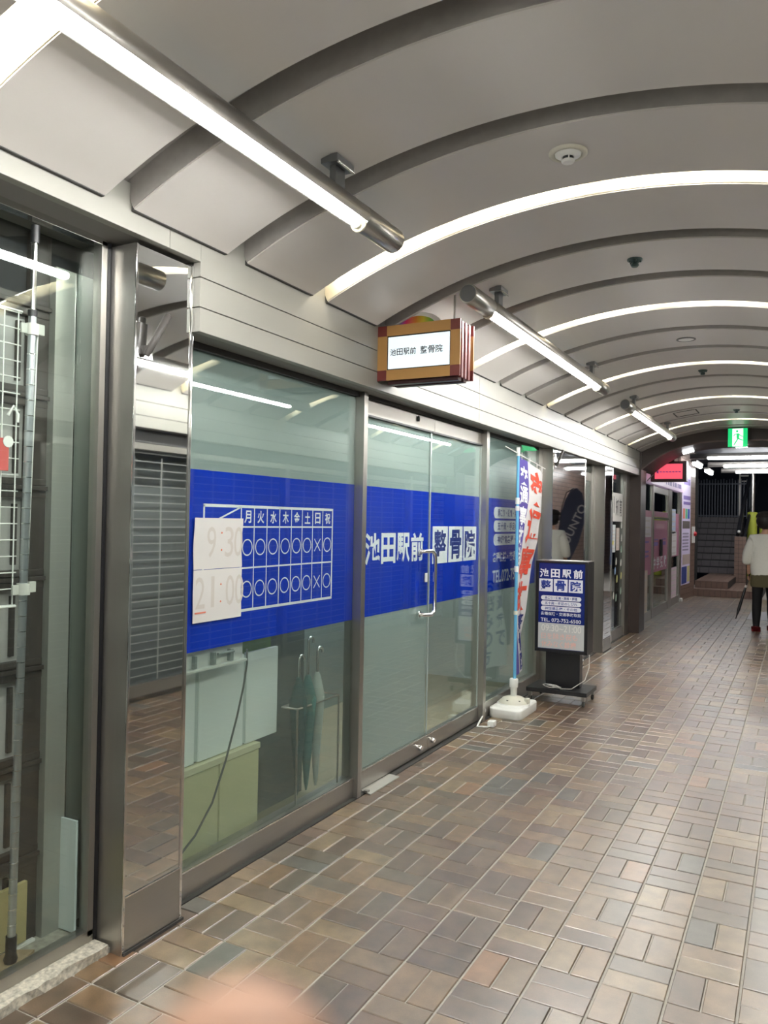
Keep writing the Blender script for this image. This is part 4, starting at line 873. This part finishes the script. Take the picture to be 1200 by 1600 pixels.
for a, c in ((.12, (.7, .2, .12)), (.40, (.1, .5, .25)), (.66, (.04, .12, .5))): PQ(a*.9, a*.9+.19, 1.62, 1.82, mat('blk%.2f' % a, c, .5), d=.002)
PQ(.08, .82, 1.42, 1.57, mat('photo_dark', (.12, .10, .09), .6), d=.002); PQ(.1, .8, 2.30, 2.42, MATS['print_violet'], d=.002); PQ(.15, .85, 2.0, 2.08, MATS['print_violet'], d=.002); PQ(.15, .85, 1.90, 1.96, MATS['print_violet'], d=.002)
for k in range(6): PQ(.1, .7, .98+k*.065, 1.01+k*.065, mat('print_grey', (.28, .25, .35), .6), d=.002)
PQ(.1, .85, .70, .90, mat('print_tan', (.50, .40, .36), .6), d=.002); PQ(.04, .55, .32, .66, mat('print_blue', (.03, .06, .28), .5), d=.002); PQ(.6, .84, .34, .66, mat('print_yellow', (.62, .58, .22), .5), d=.002)
t = thing('alarm_box', 'white fire alarm plate with red button on the tiled pilaster', 'alarm', A+U*1.3+Vector((0, 0, 1.1)))
MB().prism([(1.20, 1.12), (1.45, 1.12), (1.45, 1.46), (1.20, 1.46)], .02, A+Nn*.003, U, ZU).obj('plate', WHITE, t)
c = A+U*1.35+Nn*.02+Vector((0, 0, 1.31)); MB().tube([c, c+Nn*.03, c+Nn*.05], [.05, .05, .03], 16).obj('button', mat('alarm_red', (.55, .02, .03), .4), t)
MB().bbox(-.33, -.26, 13.38, 13.50, .0, .07, .02).obj('floor_lamp_box', WHITE, None, label='small white box on the ground at the corner of the pink shop', cat='box')
# ------------------------------------------------------------------ steps and stairs beyond
st = struct('wall_5', 'low brown tiled steps and dark stairs rising at the far end')
def step(x0, x1, y0, y1, z0, z1, wx):
    MB().box(x0, x1, y0+.012, y1, z0, z1-.012).obj('step_body', RUBBER, st)
    n = int((x1-x0)/wx)
    for k in range(n):
        a = x0+(x1-x0)*k/n; b = x0+(x1-x0)*(k+1)/n
        MB().bbox(a+.003, b-.003, y0, y0+.014, z0+.004, z1-.004, .002).obj('riser_tile', WTILEL, st)
    nr = 4 if y1-y0 < 1 else 12
    for k in range(n):
        a = x0+(x1-x0)*k/n; b = x0+(x1-x0)*(k+1)/n; MB().bbox(a+.003, b-.003, y0, y1, z1-.012, z1, .002).obj('tread_tile', WTILEL, st)
step(-.26, 1.06, 15.0, 19.5, 0, .15, .105); step(-.26, .40, 15.42, 18.65, .15, .30, .105)
for k in range(9):
    y = 18.5+k*.29; z = .30+k*.16
    MB().box(-.9, .36, y, 21.3, z, z+.155).obj('stair_step', mat('stair_dark', (.035, .033, .035), .7), st)
    for q in range(6): MB().bbox(-.898+q*.21, -.898+q*.21+.2, y-.012, y, z+.008, z+.150, .003).obj('riser_tile', DSTEP, st)
MB().box(-1.2, -.55, 18.4, 18.5, 0, 3.2).obj('side_wall', RUBBER, st)
MB().box(-4, 5, 24, 24.2, -1, 7).obj('wall_6', mat('night_wall', (.010, .013, .022), .9), None, kind='structure', label='dark night backdrop wall beyond the stairs')
t = thing('tile_pillar', 'square tiled pillar at the foot of the dark stairs', 'pillar', (.47, 17.85, .15))
MB().box(.372, .618, 17.702, 17.94, .12, 1.24).obj('core', RUBBER, t)
for r in range(11):
    for k in range(3):
        MB().bbox(.370+k*.083, .370+k*.083+.077, 17.69, 17.705, .16+r*.099, .16+r*.099+.092, .002).obj('tile', WTILEL, t)
        if r % 1 == 0: MB().bbox(.358, .372, 17.70+k*.08, 17.70+k*.08+.074, .16+r*.099, .16+r*.099+.092, .002).obj('tile', WTILEL, t)
t = thing('handrail', 'dark sloping handrail with a round white knob above the tiled pillar', 'handrail', (.45, 17.8, 1.25))
MB().tube([(.42, 17.8, 1.28), (.50, 19.3, 2.3), (.62, 21.2, 3.4)], .045, 10).obj('rail', BLACK, t); MB().tube([(.56, 17.8, 1.2), (.66, 19.6, 2.2), (.8, 21.2, 3.2)], .035, 10).obj('rail', BLACK, t)
MB().lathe([(.01, 17.70), (.035, 17.715), (.035, 17.74), (.01, 17.755)], (.45, 0, 1.36), 'y', 14).obj('knob', WHITE, t)
t = thing('picket_fence', 'dark metal picket fence above the stairs', 'fence', (-.3, 21.2, 1.7))
FN = mat('fence_metal', (.10, .11, .13), .4, .5)
for k in range(22): MB().bbox(-1.0+k*.074, -1.0+k*.074+.022, 21.2, 21.24, 1.70, 2.78+.02*(k % 3), .002).obj('picket', FN, t)
for z in (1.76, 2.66): MB().bbox(-1.0, .70, 21.22, 21.26, z, z+.03, .002).obj('rail', FN, t)
t = thing('ladder_frame', 'grey metal ladder frame above the dark fence', 'ladder', (.35, 21.5, 2.7))
for x in (.20, .50): MB().bbox(x, x+.035, 21.5, 21.55, .02, 3.2, .002).obj('rail', STEEL, t)
for z in (2.75, 2.9, 3.05): MB().bbox(.2, .53, 21.51, 21.54, z, z+.03, .002).obj('rung', STEEL, t)
t = thing('padded_post', 'yellow green padded round post beside the person in white', 'post', (.68, 18.9, .15))
MB().lathe([(.10, .16), (.112, .18), (.118, .4), (.114, 1.1), (.108, 1.55), (.120, 1.72), (.115, 1.84), (.08, 1.85)], (.68, 18.9, 0), 'z', 24).obj('pad', LIME, t)
MB().lathe([(.05, 1.84), (.05, 3.6)], (.68, 18.9, 0), 'z', 16).obj('pole', STEEL, t)
t = thing('padded_post', 'second yellow green padded post just behind the first', 'post', (.92, 19.2, .15))
MB().lathe([(.105, .16), (.115, .4), (.11, 1.5), (.115, 1.78), (.08, 1.79)], (.93, 19.2, 0), 'z', 24).obj('pad', LIME, t)
# right side beyond the arch
rw = struct('wall_7', 'brown tiled wall on the right beyond the arch')
MB().box(3.0, 3.1, 8.7, 22, 0, 3.4).obj('tiled_face', WTILE, rw); MB().box(2.40, 3.1, 8.6, 8.72, 0, 3.4).obj('return_wall', WTILE, rw)
MB().box(-.6, 3.1, 14.9, 24, -.08, -.001).obj('floor_2', GROUT, None, kind='structure', label='plain paved ground beyond the tiled passage')
MB().bbox(1.0, 2.9, 11.05, 12.4, -.02, .0025, .001).obj('floor_3', mat('pale_slab', (.30, .30, .31), .5, var=.1), None, kind='structure', label='paler paving patch beyond the person')  # ground patch in a paler slab colour
ub = struct('ceiling_2', 'dark flat ceiling beyond the arch with long tubes')
MB().box(-.6, 3.1, 8.72, 18.3, 3.02, 3.1).obj('dark_slab', mat('far_ceiling', (.05, .055, .07), .6), ub)
for y, x0_, lb in ((13.1, .20, 'first long tube lamp crossing the passage beyond the arch'), (15.3, .30, 'second long tube lamp crossing the passage beyond the arch'), (17.3, .40, 'third long tube lamp crossing the passage beyond the arch')):
    t = thing('cross_tube_lamp', lb, 'lamp', (1.4, y, 2.76), 'cross tube lamps beyond the arch')
    MB().tube([(x0_, y, 2.75), (x0_+2.3, y, 2.75)], .026, 12).obj('tube', FARL, t); MB().bbox(x0_-.32, x0_+2.35, y+.0, y+.07, 2.775, 2.84, .004).obj('housing', STEEL, t)
    MB().tube([(x0_-.32, y, 2.755), (x0_-.02, y, 2.755)], .02, 10).obj('end_sleeve', STEEL, t)
for y0_, lb in ((13.2, 'short tube lamp by the tiled pilaster, nearer one'), (15.4, 'short tube lamp by the stairs, farther one')):
    t = thing('short_tube_lamp', lb, 'lamp', (-.02, y0_, 2.74), 'short tube lamps at the left beyond the arch')
    MB().tube([(-.06, y0_, 2.66), (-.04, y0_+.95, 2.66)], .032, 10).obj('tube', FARL, t); MB().bbox(-.10, .0, y0_-.1, y0_+1.05, 2.69, 2.73, .004).obj('housing', STEEL, t)
# sail flag
t = thing('sail_flag', 'dark blue feather flag with white letters beyond the person', 'flag', (1.86, 12.0, 0))
fy = 12.0; pl = [(1.62, .85), (1.60, 1.5), (1.66, 1.95), (1.74, 2.2), (1.86, 2.38), (2.0, 2.42), (2.12, 2.32), (2.18, 2.1), (2.17, 1.75), (2.06, 1.4), (1.9, 1.1), (1.75, .88)]
pl = [(1.61+(.29-(a-1.6))*.85, b+.08) for a, b in pl]
FLG = mat('flag_navy', (.10, .12, .20), .7)
MB().prism([(a, b-.35) for a, b in pl], .004, (0, fy, 0), XU, ZU).obj('cloth', FLG, t)
dU = Vector((-.30, 0, .92)).normalized(); dV = Vector((.92, 0, .30)).normalized()
dU = Vector((-.42, 0, .9)).normalized(); dV = Vector((.9, 0, .42)).normalized()
for s, off in ((1, -.006), (-1, .008)):
    if s == 1: text_mb(MB(), 'SUUNTO', Vector((1.70, fy+off, .98)), dU, dV, .90, .155, .015, 0).obj('lettering', WLET, t)
MB().tube([(1.86, fy+.01, 0), (1.865, fy+.01, 1.25), (1.80, fy+.01, 1.8), (1.72, fy+.01, 2.06), (1.58, fy+.01, 2.15)], .010, 8).obj('pole', BLACK, t); MB().lathe([(.2, 0), (.2, .05), (.05, .07)], (1.86, fy, 0), 'z', 20).obj('base', BLACK, t)
t = thing('blue_banner', 'light blue narrow banner behind the feather flag', 'banner', (1.30, 14.6, 0))
MB().prism([(1.20, .6), (1.42, .6), (1.40, 1.5), (1.33, 1.95), (1.28, 1.5)], .004, (0, 14.6, 0), XU, ZU).obj('cloth', mat('banner_blue', (.10, .25, .75), .6), t); MB().tube([(1.42, 14.61, 0), (1.42, 14.61, 2.0)], .01, 8).obj('pole', WHITE, t)
# ------------------------------------------------------------------ opposite (right) facade
rf = struct('wall_8', 'right shopfront row with roller grille seen in the mirrors')
def X2(x): return 2*CX-x
MB().box(2.70, 2.75, -6.5, 8.6, 0, 2.6).obj('inner_wall', mat('shop_dim', (.12, .138, .134), .7), rf)
MB().box(2.36, 2.42, -6.5, 8.33, 1.995, 2.045).obj('header_rail', STEELH, rf); MB().box(2.36, 2.70, -6.5, 8.33, 2.05, 2.15).obj('header_box', mat('soffit_dark', (.07, .07, .07), .5), rf)
MB().box(2.39, 2.42, -6.5, 8.33, .045, .14).obj('bottom_rail', STEELH, rf)
for y in [-6.4+1.5*k for k in range(10)]: MB().bbox(2.36, 2.44, y-.04, y+.04, 0, 2.1, .002).obj('post', STEEL, rf)
gm = MB()
for k in range(29): z = .20+.0655*k; MB().box(2.402, 2.408, -6.5, 8.33, z, z+.006).obj('grille_rod', mat('grille_grey', (.30, .315, .295), .4), rf)
for k in range(48): y = -6.2+.305*k; MB().box(2.400, 2.404, y, y+.010, .14, 1.94).obj('grille_strip', MATS['grille_grey'], rf)
MB().box(2.2, 2.75, -6.5, 8.6, -.06, -.004).obj('shop_floor', GROUT, rf)
t = thing('grille_lock', 'small white lock box on the roller grille opposite', 'lock', (2.39, 1.66, 1.16)); MB().bbox(2.375, 2.40, 1.60, 1.69, 1.14, 1.20, .003).obj('case', WHITE, t); MB().lathe([(.012, -.001), (.012, 0)], (2.3745, 1.66, 1.17), 'x', 12).obj('button', MATS['alarm_red'], t)
# end behind the camera, left wall mass
MB().box(-.7, 2.8, -6.6, -6.5, -.05, 3.0).obj('wall_9', mat('end_wall_grey', (.35, .34, .32), .7), None, kind='structure', label='plain grey wall closing the passage behind the camera')
MB().box(-.66, -.60, -6.5, -.56, 0, 2.6).obj('wall_10', DARK, None, kind='structure', label='dark wall behind the display case')
# ------------------------------------------------------------------ person
def skin_obj(name, m, parent, verts, edges, radii, root=0, sub=2):
    me = bpy.data.meshes.new(name); me.from_pydata(verts, edges, []); o = bpy.data.objects.new('tmp', me); COL.objects.link(o)
    md = o.modifiers.new('s', 'SKIN'); md.use_smooth_shade = True
    for i, r in enumerate(radii):
        r = r if isinstance(r, tuple) else (r, r); me.skin_vertices[0].data[i].radius = r
        me.skin_vertices[0].data[i].use_root = (i == root)
    sb = o.modifiers.new('u', 'SUBSURF'); sb.levels = sub; sb.render_levels = sub
    dg = bpy.context.evaluated_depsgraph_get(); dg.update(); m2 = bpy.data.meshes.new_from_object(o.evaluated_get(dg)); bpy.data.objects.remove(o)
    m2.name = name; m2.materials.clear(); m2.materials.append(m); m2.polygons.foreach_set('use_smooth', [True]*len(m2.polygons))
    return link(name, m2, parent)
hx, hy = 1.31, 9.62
pr = thing('person', 'person in loose white top, brown shorts and black leggings walking away', 'person', (hx, hy, 0))
Pv = lambda x, y, z: (hx+x, hy+y, z)
# body: pelvis, spine, neck, head, arms, legs (one continuous surface)
bv = [Pv(0, 0, .86), Pv(0, .01, 1.02), Pv(0, .02, 1.20), Pv(0, .01, 1.32), Pv(0, .02, 1.40), Pv(0, .03, 1.45), Pv(0, .03, 1.53),          # 0-6
      Pv(-.085, 0, .80), Pv(-.095, -.03, .46), Pv(-.10, -.05, .26), Pv(-.10, -.09, .085), Pv(-.105, .03, .04),                            # 7-11 left leg (trailing)
      Pv(.085, .01, .80), Pv(.09, .10, .46), Pv(.09, .13, .26), Pv(.09, .13, .085), Pv(.095, .25, .045),                                 # 12-16 right leg
      Pv(-.155, .01, 1.31), Pv(-.20, -.01, 1.05), Pv(-.215, .08, .86), Pv(-.215, .11, .79),                                              # 17-20 left arm
      Pv(.155, .01, 1.31), Pv(.20, .02, 1.05), Pv(.20, .12, .88), Pv(.20, .15, .81)]
be = [(0, 1), (1, 2), (2, 3), (3, 4), (4, 5), (5, 6), (0, 7), (7, 8), (8, 9), (9, 10), (10, 11), (0, 12), (12, 13), (13, 14), (14, 15), (15, 16), (3, 17), (17, 18), (18, 19), (19, 20), (3, 21), (21, 22), (22, 23), (23, 24)]
br = [(.13, .10), (.115, .085), (.125, .09), (.11, .08), .045, .048, .075, .078, .052, .055, .034, .03, .078, .052, .055, .034, .03, .048, .038, .028, .024, .048, .038, .028, .024]
skin_obj('body', SKIN, pr, bv, be, br)
# hands: fingers on each, slightly curled
def hand(x, y, z, s):
    for k in range(4):
        o = Vector(Pv(x, y, z)); dx = (k-1.5)*.016; l = (.062, .070, .066, .052)[k]
        MB().tube([o+Vector((dx*.3, dx, 0)), o+Vector((dx*.3, dx, -l*.6)), o+Vector((-s*.012, dx+.008, -l))], [.0095, .0085, .0065], 8).obj('finger', SKIN, pr)
    MB().tube([o+Vector((0, .03, .03)), o+Vector((-s*.015, .05, 0)), o+Vector((-s*.018, .052, -.03))], [.011, .0095, .007], 8).obj('thumb', SKIN, pr)
hand(-.215, .11, .765, -1); hand(.20, .15, .785, 1)
# loose top to elbows
tv = [Pv(0, 0, .655), Pv(0, .0, .98), Pv(0, .01, 1.18), Pv(0, .01, 1.30), Pv(0, .015, 1.375), Pv(-.155, .01, 1.30), Pv(-.225, -.01, 1.08), Pv(-.245, .03, .93), Pv(.155, .01, 1.30), Pv(.215, 0, 1.08), Pv(.235, .05, .93)]
skin_obj('white_top', KNIT, pr, tv, [(0, 1), (1, 2), (2, 3), (3, 4), (3, 5), (5, 6), (6, 7), (3, 8), (8, 9), (9, 10)], [(.215, .145), (.21, .14), (.195, .13), (.16, .11), (.08, .075), (.088, .086), .080, .064, (.088, .086), .080, .064])
sb = MB().lathe([(.150, .06), (.165, .02), (.175, -.0), (.182, -.03), (.19, -.14), (.18, -.175)], Pv(0, 0, .80), 'z', 24)
sb.v = [(x, (y-hy)*.68+hy, z) for x, y, z in sb.v]; sb.obj('shorts', OLIVE, pr)
for sgn, L_ in ((-1, bv[7:12]), (1, bv[12:17])):
    skin_obj('leggings', LEGG, pr, list(L_[:4])+[Vector(L_[3])+Vector((0, -.004, -.05))], [(0, 1), (1, 2), (2, 3), (3, 4)], [.105, .074, .070, .050, .050], sub=1)
    a = Vector(L_[3]); b = Vector(L_[4]); mb = MB(); f = a+Vector((0, -.06, -.035))
    sh = skin_obj('shoe', REDSHOE, pr, [tuple(a+Vector((0, 0, -.01))), tuple(a+Vector((0, -.035, -.045))), tuple(a+Vector((0, .06, -.05))), tuple(a+Vector((0, .14, -.056)))], [(0, 1), (0, 2), (2, 3)], [.060, .054, .052, .038], sub=1)
h = Vector(Pv(0, .03, 1.555)); bm = bmesh.new(); bmesh.ops.create_uvsphere(bm, u_segments=24, v_segments=16, radius=1)
for v in bm.verts:
    c = v.co; r = 1+.04*sin(c.x*17+c.z*9)*.5
    v.co = Vector((c.x*.122*r, (c.y*.122-.014)*r, c.z*.128*r+.010))
    if c.y > .35 and c.z < .3: v.co.y *= .72
mb = MB(); bm.verts.index_update(); mb.add([h+v.co for v in bm.verts], [[v.index for v in f.verts] for f in bm.faces], True); bm.free(); mb.obj('hair', HAIR, pr)
MB().lathe([(.128, .055), (.130, .062), (.118, .10), (.088, .132), (.03, .146)], h, 'z', 24).obj('cap', mat('dark_cap', (.018, .014, .013), .9), pr)
for s in (-1, 1):
    MB().lathe([(.006, -.008), (.011, -.004), (.011, .004), (.006, .008)], h+Vector((s*.035, .092, .005)), 'y', 10).obj('eye', WHITE, pr); MB().lathe([(.010, -.012), (.018, -.005), (.014, .008)], h+Vector((s*.094, .0, -.01)), 'x', 12).obj('ear', SKIN, pr)
MB().tube([h+Vector((0, .088, .01)), h+Vector((0, .112, -.02)), h+Vector((0, .094, -.03))], [.006, .010, .008], 8).obj('nose', SKIN, pr); MB().bbox(h.x-.02, h.x+.02, h.y+.085, h.y+.092, h.z-.058, h.z-.050, .003).obj('mouth', mat('lips', (.4, .12, .1), .5), pr)
MB().bbox(h.x-.115, h.x-.095, h.y-.03, h.y-.005, h.z-.06, h.z-.015, .006).obj('ear_piece', WHITE, pr)
t = thing('folded_umbrella', 'folded black umbrella held at the side of the person in white', 'umbrella', Pv(-.215, .13, .76))
a = Vector(Pv(-.20, .12, .80)); b = Vector(Pv(-.37, -.02, .15))
MB().tube([a, a.lerp(b, .25), a.lerp(b, .35), a.lerp(b, .8), a.lerp(b, .93), b], [.010, .010, .018, .022, .008, .005], 12).obj('canopy', BLACK, t); MB().tube([a.lerp(b, .26), a.lerp(b, .31)], .017, 12).obj('band', WHITE, t)
hk = a+(a-b).normalized()*.05; MB().tube([a, hk, hk+Vector((.02, 0, .02)), hk+Vector((.045, 0, 0))], .010, 10).obj('handle', BLACK, t)
# ------------------------------------------------------------------ photographer's fingertip close to the lens
def at(px, py, d): return CAM+(fw+rt*((px-600)/FPX)-up*((py-800)/FPX))*d
tip = at(372, 1712, .052); dr = (at(300, 2400, .060)-tip).normalized()
fg = thing('fingertip', 'blurred pink fingertip of the photographer at the bottom edge', 'finger', tip)
pts = []; rad = []
for k in range(7): a = pi/2*k/6; pts.append(tip+dr*(-.0068*cos(a))); rad.append(max(.0006, .0068*sin(a)))
for d_, r_ in ((.006, .0071), (.014, .0073), (.022, .0077), (.030, .0074), (.045, .0078), (.06, .0085)): pts.append(tip+dr*d_); rad.append(r_)
MB().tube(pts, rad, 24).obj('finger', mat('finger_skin', (.36, .20, .13), .55, emit=0), fg)
sv = (fw - dr*fw.dot(dr)).normalized(); c0 = tip+sv*.0066
nl = MB(); sd_ = dr.cross(sv).normalized(); vs = []
for i in range(7):
    for j in range(7):
        u = (i-3)/3; w = j/6; vs.append(tip+dr*(-.003+w*.011)+sd_*(u*.0048)+sv*(.0072-.0022*u*u-(.0015 if w < .1 else 0)))
nl.add(vs, [(i*7+j, i*7+j+1, i*7+j+8, i*7+j+7) for i in range(6) for j in range(6)], True); nl.obj('nail', mat('nail', (.80, .55, .48), .25), fg)
